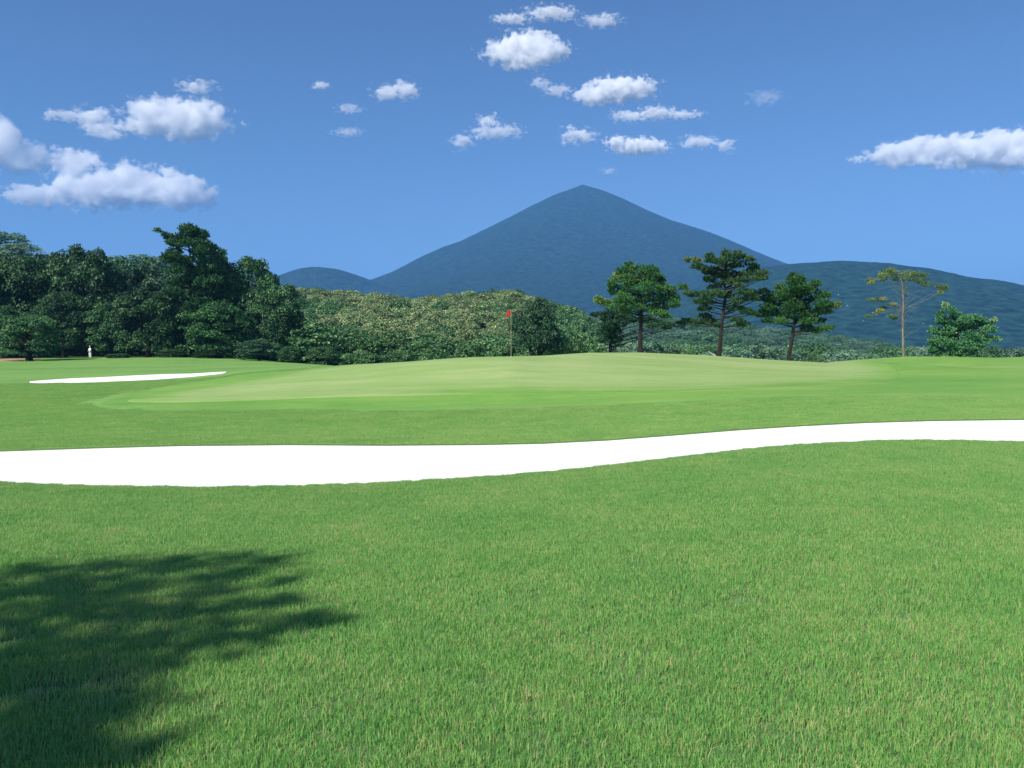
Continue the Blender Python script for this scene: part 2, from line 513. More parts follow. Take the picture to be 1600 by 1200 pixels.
fb_pts = gp((44, 597.5), (70, 595), (130, 591), (200, 587.5), (270, 584.5), (330, 582.5), (356, 581.5), (345, 584), (300, 589), (240, 593.5), (170, 596.5), (110, 598.5), (60, 599))
fb = sheet('sand_bunker', closed_curve(fb_pts, 120), 0.05, M_sand, 10)
tag(fb, 'narrow white sand bunker beyond the green at the left', kind='structure')
earth = sheet('bare_earth', closed_curve([(-92, 104), (-80, 101), (-68, 104), (-66, 111), (-72, 119), (-90, 122)], 60), 0.06, M_earth, 10)
earth['kind'] = 'structure'

# ------------------------------------------------------------------ mountain and hills
M_mount = simple_material('mountain_forest', (0.001, 0.012, 0.010), (0.020, 0.052, 0.036), scale=0.034, rough=0.95, bump=15.0, detail=14, spec=0.05)
M_hill = simple_material('hill_forest', (0.000, 0.012, 0.012), (0.022, 0.068, 0.050), scale=0.045, rough=0.95, bump=14.0, detail=10, spec=0.05)

def fbm(X, Y, freq, seed=0, octv=5):
    out = np.zeros(X.shape); amp = 1.0
    r = np.random.default_rng(seed)
    for o in range(octv):
        for _ in range(4):
            a = r.uniform(0, 2 * np.pi); ph = r.uniform(0, 2 * np.pi)
            out += amp * 0.25 * np.sin((X * np.cos(a) + Y * np.sin(a)) * freq * r.uniform(0.8, 1.25) + ph + 1.7 * np.sin((X * np.sin(a) - Y * np.cos(a)) * freq * 0.6 + ph))
        amp *= 0.55; freq *= 1.9
    return out

MY = 5200.0
pk = at(910, 289, MY)
left_prof = [(910, 288), (897, 294), (860, 309), (820, 329), (780, 350), (740, 371), (705, 390), (683, 398), (655, 411), (630, 425), (605, 438), (560, 455), (480, 480), (300, 520), (100, 545), (-100, 552)]
right_prof = [(910, 288), (923, 293), (945, 301), (980, 318), (1020, 340), (1060, 359), (1100, 373), (1135, 389), (1170, 407), (1210, 425), (1270, 448), (1350, 475), (1500, 515), (1700, 545)]
def prof(p):
    r = np.array([abs(at(a, b, MY).x - pk.x) for a, b in p]); z = np.array([at(a, b, MY).z for a, b in p])
    return r, z
lr, lz = prof(left_prof); rr, rz_ = prof(right_prof)
xs = np.linspace(-3600, 4300, 560); ys = np.concatenate([np.linspace(1300, 3300, 50)[:-1], np.linspace(3300, 6900, 300)])
X, Y = np.meshgrid(xs, ys)
dx, dy = X - pk.x, Y - MY
R = np.hypot(dx, dy)
w = 0.5 + 0.5 * dx / (R + 1e-6)
Z = w * np.interp(R, rr, rz_) + (1 - w) * np.interp(R, lr, lz)
th = np.arctan2(dy, dx)
front = np.clip(-dy / (R + 1), 0, 1)
gully = (np.sin(th * 9 + 0.5 * np.sin(R * 0.003)) + 0.6 * np.sin(th * 21 + 2 + R * 0.002)) * np.clip(R / 1500, 0, 1) * 14 * front
Z = Z + gully + fbm(X, Y, 0.006, 3, 7) * np.clip(R / 700, 0.1, 1) * 5
Z = np.maximum(Z - np.clip((3000 - Y) / 1500, 0, 1) * 90, -60)
mountain = obj('mountain', np_mesh('mountain', np.stack([X, Y, Z], -1).reshape(-1, 3), grid_faces(*X.shape), M_mount, smooth=True))
tag(mountain, kind='structure')

def hump(name, p, Yc, Wf, Wb, seed, nx=360, ny=150, amp=9.0, freq=0.012, mat=M_hill, floor=-60, drop=0.0):
    px = np.array([at(a, b, Yc).x for a, b in p]); pz = np.array([at(a, b, Yc).z for a, b in p])
    xs = np.linspace(px[0], px[-1], nx); ys = np.linspace(Yc - Wf, Yc + Wb, ny)
    X, Y = np.meshgrid(xs, ys)
    # contour lines follow the view so that the crest keeps its outline
    zc = np.interp(X, px, pz)
    k = np.maximum(1, 5 - 0)  # light smoothing of the crest knots
    for _ in range(k * 4):
        zc[:, 1:-1] = (zc[:, :-2] + zc[:, 1:-1] * 2 + zc[:, 2:]) / 4
    d = np.where(Y < Yc, (Yc - Y) / Wf, (Y - Yc) / Wb)
    fall = np.cos(np.clip(d, 0, 1) * math.pi / 2) ** 1.25
    zc = zc - drop
    Z = floor + (zc - floor) * fall + fbm(X, Y, freq, seed, 6) * amp * (0.25 + 0.75 * np.clip(d * 3, 0, 1)) * fall
    o = obj(name, np_mesh(name, np.stack([X, Y, Z], -1).reshape(-1, 3), grid_faces(*X.shape), mat, smooth=True))
    tag(o, kind='structure')
    return X, Y, Z

hump('hill', [(250, 520), (330, 490), (400, 456), (430, 438), (450, 429), (475, 420), (500, 417.5), (530, 421), (555, 429), (580, 438), (610, 450), (660, 480), (740, 530)],
     4200, 900, 900, 5, 240, 100, 6, 0.008, M_mount)
hillX, hillY, hillZ = hump('hill', [(850, 545), (930, 505), (1000, 480), (1060, 455), (1120, 430), (1165, 416), (1195, 413), (1230, 409), (1262, 407.5), (1300, 409), (1335, 412), (1360, 417.5),
              (1400, 424), (1440, 434), (1480, 445), (1520, 452.5), (1560, 458), (1600, 464), (1700, 480), (1900, 505), (2200, 540)],
     2600, 1300, 900, 9, 560, 260, 9, 0.012, M_hill, floor=-30, drop=11.0)

# ------------------------------------------------------------------ vegetation builders
M_bark = simple_material('dark_bark', (0.010, 0.009, 0.008), (0.030, 0.024, 0.019), scale=6, rough=0.95, bump=0.03, stretch=(1, 1, 0.3))
M_bark_pale = simple_material('pale_bark', (0.12, 0.11, 0.085), (0.21, 0.19, 0.155), scale=5, rough=0.9, bump=0.02, stretch=(1, 1, 0.3))
M_broad = foliage_material('broadleaf', [(0.0, (0.004, 0.022, 0.010)), (0.5, (0.028, 0.100, 0.030)), (0.8, (0.095, 0.225, 0.066)), (1.0, (0.22, 0.33, 0.13))], translucent=0.10)
M_broad_b = foliage_material('broadleaf_bluish', [(0.0, (0.018, 0.075, 0.036)), (0.6, (0.065, 0.160, 0.075)), (1.0, (0.20, 0.29, 0.15))], translucent=0.12)
M_dark_pine = foliage_material('shade_dark_needles', [(0.0, (0.008, 0.030, 0.014)), (0.5, (0.020, 0.065, 0.028)), (1.0, (0.05, 0.12, 0.05))], translucent=0.1)  # needle colour lowered, so the dark pine's shade is partly in its colour
M_conifer = foliage_material('conifer_needles', [(0.0, (0.008, 0.036, 0.012)), (0.5, (0.028, 0.095, 0.030)), (0.85, (0.080, 0.180, 0.055)), (1.0, (0.18, 0.26, 0.10))], translucent=0.1)
M_shrub = foliage_material('shrub_leaves', [(0.0, (0.015, 0.075, 0.035)), (0.5, (0.060, 0.190, 0.075)), (0.85, (0.14, 0.30, 0.12)), (1.0, (0.34, 0.38, 0.14))], translucent=0.12)
M_midgreen = foliage_material('midgreen_broadleaf', [(0.0, (0.018, 0.075, 0.025)), (0.5, (0.070, 0.170, 0.055)), (0.85, (0.15, 0.28, 0.10)), (1.0, (0.26, 0.36, 0.15))], translucent=0.12)
M_olive = foliage_material('olive_broadleaf', [(0.0, (0.055, 0.120, 0.055)), (0.4, (0.140, 0.235, 0.080)), (0.75, (0.34, 0.40, 0.17)), (1.0, (0.55, 0.52, 0.32))], translucent=0.15)
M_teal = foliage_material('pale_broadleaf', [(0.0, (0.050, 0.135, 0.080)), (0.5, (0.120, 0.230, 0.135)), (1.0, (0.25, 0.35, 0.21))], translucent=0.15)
M_pine = foliage_material('pine_needles', [(0.0, (0.014, 0.075, 0.018)), (0.5, (0.050, 0.170, 0.040)), (0.85, (0.130, 0.290, 0.065)), (1.0, (0.32, 0.34, 0.09))], translucent=0.15)
M_pine_olive = foliage_material('olive_needles', [(0.0, (0.014, 0.060, 0.018)), (0.5, (0.045, 0.125, 0.034)), (0.85, (0.115, 0.200, 0.060)), (1.0, (0.27, 0.26, 0.09))], translucent=0.15)
M_sparse = foliage_material('yellowing_leaves', [(0.0, (0.05, 0.11, 0.035)), (0.5, (0.13, 0.22, 0.07)), (0.8, (0.30, 0.37, 0.10)), (1.0, (0.42, 0.38, 0.14))], translucent=0.2)

def sphere_pts(n, rng):
    v = rng.normal(0, 1, (n, 3))
    return v / np.linalg.norm(v, axis=1, keepdims=True)

def crown_mesh(name, mat, seed, n_clumps=70, per=110, leaf=0.05, clump=(0.10, 0.19), lo=0.12, aspect=0.6, squash=0.85, top=1.0, cone=0.0, full=True):
    """broadleaf crown in unit size: x, y in -0.5..0.5, z from lo to top"""
    r = np.random.default_rng(seed)
    C, N, S, T = [], [], [], []
    for k in range(n_clumps):
        d = sphere_pts(1, r)[0]
        if full:
            zz = r.uniform(-1, 1); aa = r.uniform(0, 6.283)
            rad_xy = (1 - abs(zz) ** 3) ** 0.5 if zz > 0 else 1 - 0.12 * zz * zz
            d = np.array([math.cos(aa) * rad_xy, math.sin(aa) * rad_xy, zz])
        elif d[2] < -0.5: d[2] *= -0.6
        rad = r.uniform(0.6, 1.0) ** 0.6
        cr = r.uniform(*clump)
        zc = (lo + top) / 2; hz = (top - lo) / 2
        c = np.array([d[0] * rad * (0.5 - cr * 0.8), d[1] * rad * (0.5 - cr * 0.8), zc + d[2] * rad * (hz - cr * 0.8)])
        if cone:
            f = 1 - cone * np.clip((c[2] - lo) / (top - lo), 0, 1)
            c[0] *= f; c[1] *= f
        n = int(per * (cr / np.mean(clump)) ** 2)
        sp = sphere_pts(n, r)
        sp[:, 2] = np.where(sp[:, 2] < -0.15, -sp[:, 2], sp[:, 2])
        rr_ = r.uniform(0.72, 1.12, (n, 1))
        C.append(c + sp * cr * rr_ * np.array([1, 1, squash])); N.append(sp * 0.7 + np.array([-0.12, -0.1, 0.55]))
        S.append(leaf * r.uniform(0.6, 1.35, n)); T.append(np.clip(r.normal(r.uniform(0.25, 0.66), 0.2, n), 0, 1))
    C, N, S, T = map(np.concatenate, (C, N, S, T))
    Vv, F = leaves(C, N, S, aspect, 0.55, r)
    return np_mesh(name, Vv, F, mat, attrs={'tint': np.repeat(T, 4)})

def trunk_mesh(name, mat, seed, h=0.75, r0=0.035, limbs=7, lean=0.04, z0=0.0, spread=0.33):
    r = np.random.default_rng(seed)
    paths = []
    lx, ly = r.uniform(-lean, lean, 2)
    zs = np.linspace(-0.02, h, 8)
    tr = [(lx * math.sin(z * 3), ly * math.sin(z * 2.5), z, r0 * (1.35 if i == 0 else 1.0) * (1 - 0.75 * max(z, 0) / h)) for i, z in enumerate(zs)]
    paths.append(tr)
    for k in range(limbs):
        z = r.uniform(0.28, 0.85) * h
        a = r.uniform(0, 6.28) + k * 2.4
        L = spread * r.uniform(0.6, 1.0)
        p0 = np.array([lx * math.sin(z * 3), ly * math.sin(z * 2.5), z])
        pts = []
        for f in np.linspace(0, 1, 5):
            q = p0 + np.array([math.cos(a) * L * f, math.sin(a) * L * f, L * (0.55 * f + 0.2 * f * f)])
            pts.append((*q, r0 * 0.42 * (1 - 0.8 * f)))
        paths.append(pts)
    Vv, F = tubes(paths, 7, 0.06, r)
    return np_mesh(name, Vv, F, mat, smooth=True)

CROWN = {
    'broad': [crown_mesh('crown', M_broad, 100 + i, 170, 140, 0.027, (0.05, 0.12), lo=-0.02) for i in range(4)],
    'dome': [crown_mesh('crown', M_broad_b, 120 + i, 120, 110, 0.036, (0.06, 0.13), lo=-0.04, top=1.0) for i in range(2)],
    'dark': [crown_mesh('crown', M_dark_pine, 170, 90, 140, 0.032, (0.06, 0.13), lo=0.12, full=False)],
    'peak': [crown_mesh('crown', M_broad, 130 + i, 130, 110, 0.034, (0.05, 0.12), lo=-0.02, cone=0.62) for i in range(2)],
    'olive': [crown_mesh('crown', M_olive, 140 + i, 70, 80, 0.044, (0.07, 0.15), lo=0.0, full=False) for i in range(5)],
    'teal': [crown_mesh('crown', M_teal, 150 + i, 60, 60, 0.052, (0.08, 0.16), lo=-0.05) for i in range(3)],
    'greenmid': [crown_mesh('crown', M_midgreen, 160 + i, 60, 60, 0.052, (0.08, 0.16), lo=-0.05) for i in range(3)],
}
TRUNK = [trunk_mesh('trunk', M_bark, 200 + i) for i in range(3)]
TRUNK_FAR = [trunk_mesh('trunk', M_bark, 210 + i, limbs=3) for i in range(2)]

def tree(name, x, y, width, hgt, kind, var, label, cat='tree', group=None, rz=None, trunks=TRUNK, dz=0.0, depth=None):
    z = h1(x, y) - 0.1 + dz
    e = empty(name, (x, y, z), rz if rz is not None else random.uniform(0, 6.28), (width, depth or width, hgt))
    tag(e, label, cat, group)
    obj('trunk', trunks[var % len(trunks)], e)
    cs = CROWN[kind]
    obj('crown', cs[var % len(cs)], e)
    return e

def view_tree(name, px, Y, top, halfw, kind, var, label, **kw):
    """a tree at depth Y whose crown is centred on px, of the given apparent top and half width"""
    a, _ = ray(px, 560)
    x = a * Y
    z = h1(x, Y)
    topz = at(px, top, Y).z
    width = 2.25 * halfw * Y / FOC
    return tree(name, x, Y, width, topz - z + 0.1, kind, var, label, **kw)

# ------------------------------------------------------------------ left tree belt
G_BELT = 'broadleaf trees of the belt at the left'
LEFT = [
    # px, Y, top py, half width px, kind, variant, label
    (-60, 128, 385, 75, 'broad', 0, 'dark broadleaf tree cut by the left edge of the picture'),
    (28, 132, 393, 62, 'broad', 1, 'broad dark tree behind the small tree that stands on the bare earth'),
    (78, 138, 388, 52, 'broad', 2, 'dark tree just left of the round-topped tree in the left belt'),
    (132, 134, 376, 50, 'broad', 3, 'round-topped dark tree rising above its neighbours at the left of the belt'),
    (196, 142, 402, 50, 'dome', 0, 'greyish green tree in the dip of the left belt skyline, left of its middle'),
    (246, 144, 400, 46, 'dome', 1, 'greyish green tree in the left belt skyline just left of the tall pointed tree'),
    (345, 130, 385, 44, 'peak', 1, 'pointed dark tree directly right of the tallest tree of the left belt'),
    (392, 128, 398, 48, 'broad', 0, 'dark tree with a ragged top near the right end of the left belt'),
    (432, 124, 432, 40, 'broad', 2, 'rightmost dark tree of the left belt, beside the olive wooded hillside'),
    (100, 122, 452, 46, 'broad', 1, 'lower dark tree in front of the left belt, above the white figure'),
    (232, 120, 446, 50, 'broad', 3, 'brighter green low-branched tree in front of the middle of the left belt'),
    (178, 123, 470, 40, 'broad', 0, 'low dark tree between the white figure and the brighter green tree'),
    (285, 121, 478, 40, 'broad', 2, 'low broadleaf tree in front of the trunk of the tallest tree of the left belt'),
    (345, 119, 470, 46, 'broad', 1, 'low dark tree left of the round blue-green bush'),
    (-15, 120, 470, 52, 'broad', 3, 'low dark tree at the left edge behind the bare earth'),
]
for i, (px, Y, top, hw, kind, var, lab) in enumerate(LEFT):
    view_tree('broadleaf_tree', px, Y, top, hw, kind, var, lab, group=G_BELT)
view_tree('small_tree', 46, 108, 486, 44, 'broad', 2, 'small dark tree with a short visible trunk beside the bare earth at the left', trunks=[trunk_mesh('trunk', M_bark, 230, r0=0.05)])
for px, Y, top, hw, k, lab in [
        (405, 112, 528, 34, 'dome', 'round blue-green bush in front of the right end of the left belt'),
        (185, 116, 552, 17, 'dome', 'low pale bush at the foot of the left belt, right of the white figure'),
        (325, 116, 548, 22, 'broad', 'low dark bush at the foot of the left belt, left of the round blue-green bush'),
        (452, 107, 540, 17, 'broad', 'small dark bush where the left belt meets the wooded hillside'),
        (270, 117, 545, 22, 'broad', 'low bush in the shade under the middle of the left belt')]:
    view_tree('bush', px, Y, top, hw, k, 1, lab, cat='bush', trunks=TRUNK_FAR)

# the tallest: a conifer with ragged, upswept limbs
def pad_tree(name, base, pads, trunk_path, mat_needle, mat_bark, seed, label, cat='tree', tuft=0.16, tufts=70, blades=6, thin=0.22, limb_r=0.035, px_m=1.0, group=None, yellow=(), up=0.6, depth_f=1.0, dense=1.0, steep=0.3, puff=1.0, zmin=0.42):
    """base: Vector; pads: (dx, dz, rx, rz[, dy]) in metres from the base; one trunk, one branch mesh, one crown"""
    r = np.random.default_rng(seed)
    e = empty(name, base)
    tag(e, label, cat, group)
    Vt, Ft = tubes([trunk_path], 10, 0.05, r)
    tr = obj('trunk', np_mesh('trunk', Vt, Ft, mat_bark, smooth=True), e)
    C, N, S, T, A = [], [], [], [], []
    limbs = []
    tp = np.array(trunk_path, float)
    for k, pd in enumerate(pads):
        dx, dz, rx, rz2 = pd[:4]
        dyy = pd[4] if len(pd) > 4 else r.uniform(-1, 1) * (0.9 * rx + 0.12 * abs(dz)) * depth_f
        ry = rx * r.uniform(0.75, 1.05)
        n = int(dense * tufts * (rx * max(rz2, 0.4 * rx)) / 0.45) + int(20 * dense ** 0.5)
        u = sphere_pts(n, r) * (r.uniform(0.2, 1.0, (n, 1)) ** 0.5 + np.abs(r.normal(0, 0.16, (n, 1))))
        u[:, 2] = np.where(u[:, 2] < 0, u[:, 2] * 0.5, u[:, 2])
        P = np.array([dx, dyy, dz]) + u * np.array([rx, ry, rz2 * puff])
        tint0 = 0.85 if k in yellow else r.uniform(0.3, 0.62)
        for b in range(blades):
            dirs = u * 0.7 + r.normal(0, 0.5, (n, 3)) + np.array([0, 0, up])
            dirs /= np.linalg.norm(dirs, axis=1, keepdims=True)
            sz = tuft * r.uniform(0.6, 1.3, n)
            C.append(P + dirs * sz[:, None] * 0.45); A.append(dirs)
            N.append(np.cross(dirs, sphere_pts(n, r)) + np.array([0, -0.1, 0.25])); S.append(sz)
            T.append(np.clip(r.normal(tint0, 0.16, n), 0, 1))
        # limb from the trunk to the pad
        zt = max(zmin * tp[-1, 2] if dz > 0.45 * tp[-1, 2] else dz * 0.9, dz - steep * abs(dx) - 0.15)
        zt = min(zt, tp[-1, 2] * 0.98)
        sx = np.interp(zt, tp[:, 2], tp[:, 0]); sy = np.interp(zt, tp[:, 2], tp[:, 1]); sr = np.interp(zt, tp[:, 2], tp[:, 3])
        L = []
        for f in np.linspace(0, 1, 6):
            L.append((sx + (dx - sx) * f, sy + (dyy - sy) * f, zt + (dz - 0.3 * rz2 - zt) * (f ** 1.2) + 0.05 * math.sin(f * 3.1) * r.uniform(-1, 1), min(sr * 0.6, limb_r) * (1 - 0.8 * f) + 0.006))
        limbs.append(L)
    C, N, S, T, A = map(np.concatenate, (C, N, S, T, A))
    Vv, F = leaves(C, N, S, thin, 0.15, r, along=A * 3)
    obj('crown', np_mesh('crown', Vv, F, mat_needle, attrs={'tint': np.repeat(T, 4)}), e)
    Vl, Fl = tubes(limbs, 5, 0.05, r)
    obj('branches', np_mesh('branches', Vl, Fl, mat_bark, smooth=True), e)
    return e

def zoom_pads(pads, zx0, zy0, sc, base_px, base_py, Y):
    """pads measured on an enlarged view -> metres from the base"""
    k = Y / FOC
    out = []
    for zx, zy, rx, ry in pads:
        out.append((((zx0 + zx / sc) - base_px) * k, (base_py - (zy0 + zy / sc)) * k, rx / sc * k, ry / sc * k))
    return out

def zp(zx, zy, zx0, zy0, sc): return zx0 + zx / sc, zy0 + zy / sc

# tall conifer of the left belt (enlarged view: origin 0,340 scale 3.333)
Yc = 122.0
b_px, b_py = 300, 556.5
bx = at(b_px, b_py, Yc).x
base = Vector((bx, Yc, h1(bx, Yc)))
pads = []
rr0 = np.random.default_rng(55)
for zy, wl_, wr_ in [(75, 25, 35), (105, 45, 70), (140, 60, 100), (180, 90, 120), (225, 100, 135), (275, 120, 150), (330, 130, 170), (390, 150, 190), (450, 160, 190), (520, 160, 190), (590, 150, 180)]:
    for q in range(5 if zy < 150 else 9):
        pads.append((1010 + rr0.uniform(-wl_, wr_), zy + rr0.uniform(-14, 14), rr0.uniform(28, 44), rr0.uniform(18, 26)))
pads += [(872, 84, 12, 8), (882, 94, 14, 9), (892, 104, 16, 9), (908, 118, 18, 10), (926, 124, 20, 11), (946, 130, 22, 12), (960, 125, 24, 13), (884, 98, 14, 9), (900, 114, 18, 11), (918, 130, 22, 13), (935, 145, 26, 14), (955, 155, 30, 16), (970, 110, 26, 16), (1000, 90, 24, 16), (1040, 100, 30, 16), (1075, 108, 24, 14), (1018, 62, 14, 12), (1050, 76, 16, 12), (980, 74, 14, 12)]
pd_m = zoom_pads(pads, 0, 340, 3.333, b_px, b_py, Yc)
H = (b_py - 360) * Yc / FOC
pad_tree('tall_conifer', base, pd_m, [(0.15 * math.sin(z), 0, z, 0.38 * (1 - 0.9 * z / H)) for z in np.linspace(0, H * 0.97, 9)],
         M_conifer, M_bark, 61, 'tallest dark tree of the left belt with a pointed ragged top', tuft=0.45, tufts=16, blades=5, thin=0.28, limb_r=0.09, dense=3.2, puff=1.1, up=1.0)

# ------------------------------------------------------------------ three pines on the crest, thin tree, spreading shrub tree
ZX, ZY, ZS = 900, 370, 3.636
def crest_pine(base_px, base_py, Y, pads, trunk_z, r0, mat, seed, label, yellow=(), tufts=60, group='pines on the crest behind the green'):
    x = at(base_px, base_py, Y).x
    b = Vector((x, Y, h1(x, Y) - 0.05))
    bpy_ = 540 - (b.z - CAM_Z) / Y * FOC   # the base as the height field has it
    k = Y / FOC
    pm = zoom_pads(pads, ZX, ZY, ZS, base_px, base_py, Y)
    path = []
    n = len(trunk_z)
    for i, (zx, zy) in enumerate(trunk_z):
        px, py = zp(zx, zy, ZX, ZY, ZS)
        f = i / (n - 1)
        path.append(((px - base_px) * k, 0, (base_py - py) * k, r0 * (1.45 if i == 0 else 1.0 - 0.62 * f)))
    path[0] = (path[0][0], 0, -0.1, path[0][3])
    return pad_tree('pine_tree', b, pm, path, mat, M_bark, seed, label, tuft=0.17, tufts=tufts, blades=6, thin=0.34, limb_r=0.05, yellow=yellow, group=group, up=0.55, dense=5.5, puff=1.25)

p1 = [(310, 175, 38, 24), (270, 205, 40, 26), (350, 195, 45, 26), (410, 205, 36, 24), (445, 222, 34, 22), (240, 235, 36, 22), (205, 275, 30, 20), (300, 250, 52, 30),
      (380, 250, 55, 30), (460, 250, 45, 28), (490, 240, 20, 18), (230, 310, 44, 26), (300, 305, 56, 28), (390, 300, 60, 30), (480, 300, 40, 24), (540, 305, 40, 18), (590, 296, 24, 13),
      (260, 360, 50, 26), (340, 355, 58, 28), (430, 355, 60, 28), (510, 350, 46, 26), (560, 350, 34, 22), (180, 380, 44, 17), (140, 366, 30, 13), (118, 352, 16, 9), (230, 400, 46, 20), (310, 405, 50, 22),
      (400, 410, 52, 22), (480, 405, 48, 24), (540, 390, 36, 20), (450, 440, 44, 16), (280, 430, 30, 12), (500, 455, 28, 12)]
crest_pine(1000, 553, 58.5, p1, [(365, 667), (363, 600), (367, 520), (370, 440), (368, 360), (340, 270), (320, 190)], 0.17, M_pine, 71,
           'leftmost of the three pines on the crest, with a rounded bright green crown', yellow=(22, 23, 24, 5))
p2 = [(855, 90, 24, 20), (850, 125, 34, 20), (895, 100, 26, 14), (925, 115, 26, 12), (760, 105, 24, 16), (745, 135, 26, 14), (790, 140, 34, 16), (640, 122, 18, 9), (660, 140, 26, 12), (690, 160, 32, 13), (725, 178, 34, 14),
      (850, 165, 48, 20), (910, 155, 44, 18), (960, 130, 26, 12), (985, 165, 36, 14), (1025, 172, 26, 10), (770, 195, 42, 16), (830, 210, 50, 20), (900, 205, 52, 18), (970, 205, 46, 14), (1030, 205, 38, 12), (1062, 210, 18, 8),
      (770, 235, 34, 14), (850, 250, 44, 16), (930, 240, 46, 14), (1000, 238, 40, 11), (1045, 232, 24, 8), (740, 232, 20, 8), (900, 275, 30, 10), (800, 275, 36, 12),
      (640, 310, 26, 11), (680, 322, 34, 14), (730, 325, 40, 18), (790, 320, 44, 20), (860, 325, 44, 16), (930, 315, 46, 16), (1000, 312, 44, 15), (1055, 308, 30, 13), (700, 360, 40, 16), (760, 360, 42, 16), (900, 360, 36, 16), (980, 345, 44, 14), (1040, 345, 36, 12),
      (730, 400, 40, 14), (640, 470, 34, 11), (600, 482, 22, 8), (700, 475, 42, 12), (770, 470, 40, 12), (740, 440, 40, 10), (800, 495, 24, 7), (900, 465, 34, 11), (955, 490, 34, 15), (880, 400, 30, 10), (960, 420, 40, 12), (1010, 430, 30, 10), (930, 400, 34, 10)]
crest_pine(1124, 556, 60.5, p2, [(808, 672), (817, 610), (822, 520), (832, 430), (843, 340), (838, 250), (845, 170), (852, 100)], 0.16, M_pine_olive, 72,
           'middle and tallest of the three pines, with open layered olive branches', yellow=(7, 8), tufts=52)
p3 = [(1255, 225, 24, 20), (1240, 250, 34, 20), (1200, 262, 34, 20), (1285, 262, 34, 20), (1170, 285, 26, 18), (1225, 290, 50, 26), (1330, 275, 24, 18), (1320, 305, 36, 20), (1270, 310, 50, 26), (1180, 325, 48, 24),
      (1120, 345, 40, 22), (1090, 350, 28, 18), (1240, 350, 55, 28), (1320, 350, 50, 24), (1375, 335, 34, 18), (1412, 330, 20, 14), (1150, 375, 50, 26), (1210, 395, 54, 26), (1290, 400, 54, 26), (1360, 385, 44, 22), (1420, 395, 36, 18), (1465, 392, 30, 17), (1482, 385, 14, 12),
      (1090, 400, 40, 20), (1075, 440, 38, 20), (1130, 430, 48, 24), (1190, 445, 50, 24), (1260, 445, 50, 22), (1330, 440, 48, 22), (1400, 425, 40, 18), (1100, 475, 34, 14), (1160, 480, 38, 14), (1290, 482, 44, 16), (1350, 470, 44, 18), (1400, 475, 30, 12),
      (1330, 520, 40, 13), (1390, 522, 44, 11), (1435, 520, 26, 8), (1345, 540, 20, 7)]
crest_pine(1234, 565, 60.5, p3, [(1222, 710), (1207, 680), (1218, 620), (1228, 560), (1238, 480), (1245, 400), (1248, 320), (1255, 240)], 0.16, M_pine, 73,
           'rightmost of the three pines, with a crooked trunk and a drooping lower right branch', yellow=(22,))

ZX, ZY, ZS = 1260, 370, 4.706
pt = [(445, 335, 20, 14), (480, 308, 36, 16), (520, 285, 38, 18), (560, 262, 44, 18), (600, 250, 40, 18), (640, 238, 36, 14), (650, 265, 44, 18), (700, 270, 44, 16), (690, 300, 40, 14), (740, 300, 44, 16), (780, 275, 40, 18), (830, 268, 44, 16), (870, 275, 30, 14),
      (800, 310, 44, 12), (860, 320, 40, 12), (900, 340, 40, 13), (940, 360, 40, 14), (975, 380, 30, 14), (995, 398, 18, 10), (470, 455, 30, 8), (520, 458, 36, 10), (545, 452, 20, 9), (465, 577, 22, 10), (495, 557, 26, 9), (530, 535, 28, 9), (570, 512, 28, 8), (620, 490, 30, 8),
      (610, 575, 30, 7), (640, 590, 20, 6), (690, 375, 12, 10), (575, 300, 30, 14)]
x = at(1412, 557, 63).x
k = 63 / FOC
bs = Vector((x, 63, h1(x, 63) - 0.05))
pm = zoom_pads(pt, ZX, ZY, ZS, 1412, 557, 63)
path = [((1260 + a / ZS - 1412) * k, 0, (557 - (370 + b / ZS)) * k, r_) for a, b, r_ in [(714, 885, 0.12), (712, 820, 0.10), (706, 720, 0.09), (702, 600, 0.08), (704, 480, 0.065), (700, 400, 0.05), (690, 330, 0.03), (680, 280, 0.015)]]
thin = pad_tree('slender_tree', bs, pm, path, M_sparse, M_bark_pale, 81, 'tall slender pale-trunked tree with a sparse yellowing umbrella crown', tuft=0.10, tufts=44, blades=3, thin=0.55, limb_r=0.008, up=0.2, dense=10, steep=0.8, zmin=0.6, puff=1.3,
                yellow=(0, 18, 21, 24, 26), depth_f=0.8)
# fine bare twigs inside it
r_ = np.random.default_rng(8)
tw = []
for q in range(60):
    z0 = r_.uniform(1.2, 5.6); a = r_.uniform(0, 6.28); L = r_.uniform(0.5, 1.5)
    sx = np.interp(z0, [p[2] for p in path], [p[0] for p in path])
    tw.append([(sx + math.cos(a) * L * f, math.sin(a) * L * f, z0 + L * 0.8 * f + 0.1 * math.sin(f * 4 + q), 0.011 * (1 - 0.7 * f)) for f in np.linspace(0, 1, 5)])
Vt, Ft = tubes(tw, 4, 0, r_)
obj('twigs', np_mesh('twigs', Vt, Ft, M_bark_pale), thin)

ps = [(1030, 505, 20, 22), (1040, 545, 26, 26), (975, 570, 30, 26), (965, 610, 36, 28), (1100, 580, 40, 26), (1130, 610, 44, 28), (1200, 600, 40, 22), (1240, 600, 40, 24), (1290, 620, 36, 22), (1340, 640, 30, 18), (1368, 612, 20, 18),
      (1020, 620, 44, 30), (1080, 640, 50, 34), (1160, 660, 56, 34), (1240, 660, 56, 34), (1310, 680, 48, 26), (940, 690, 40, 28), (1010, 690, 50, 36), (1090, 710, 60, 40), (1180, 730, 60, 40), (1270, 725, 56, 32), (1350, 745, 44, 16), (1400, 748, 28, 10),
      (930, 760, 40, 28), (990, 770, 50, 38), (1070, 790, 60, 40), (1150, 800, 60, 38), (1230, 790, 50, 32), (1290, 770, 44, 20), (925, 820, 30, 26), (980, 840, 44, 28), (1060, 845, 50, 28), (1140, 850, 50, 26), (1200, 845, 40, 24), (1000, 740, 40, 30)]
x = at(1500, 557, 65).x
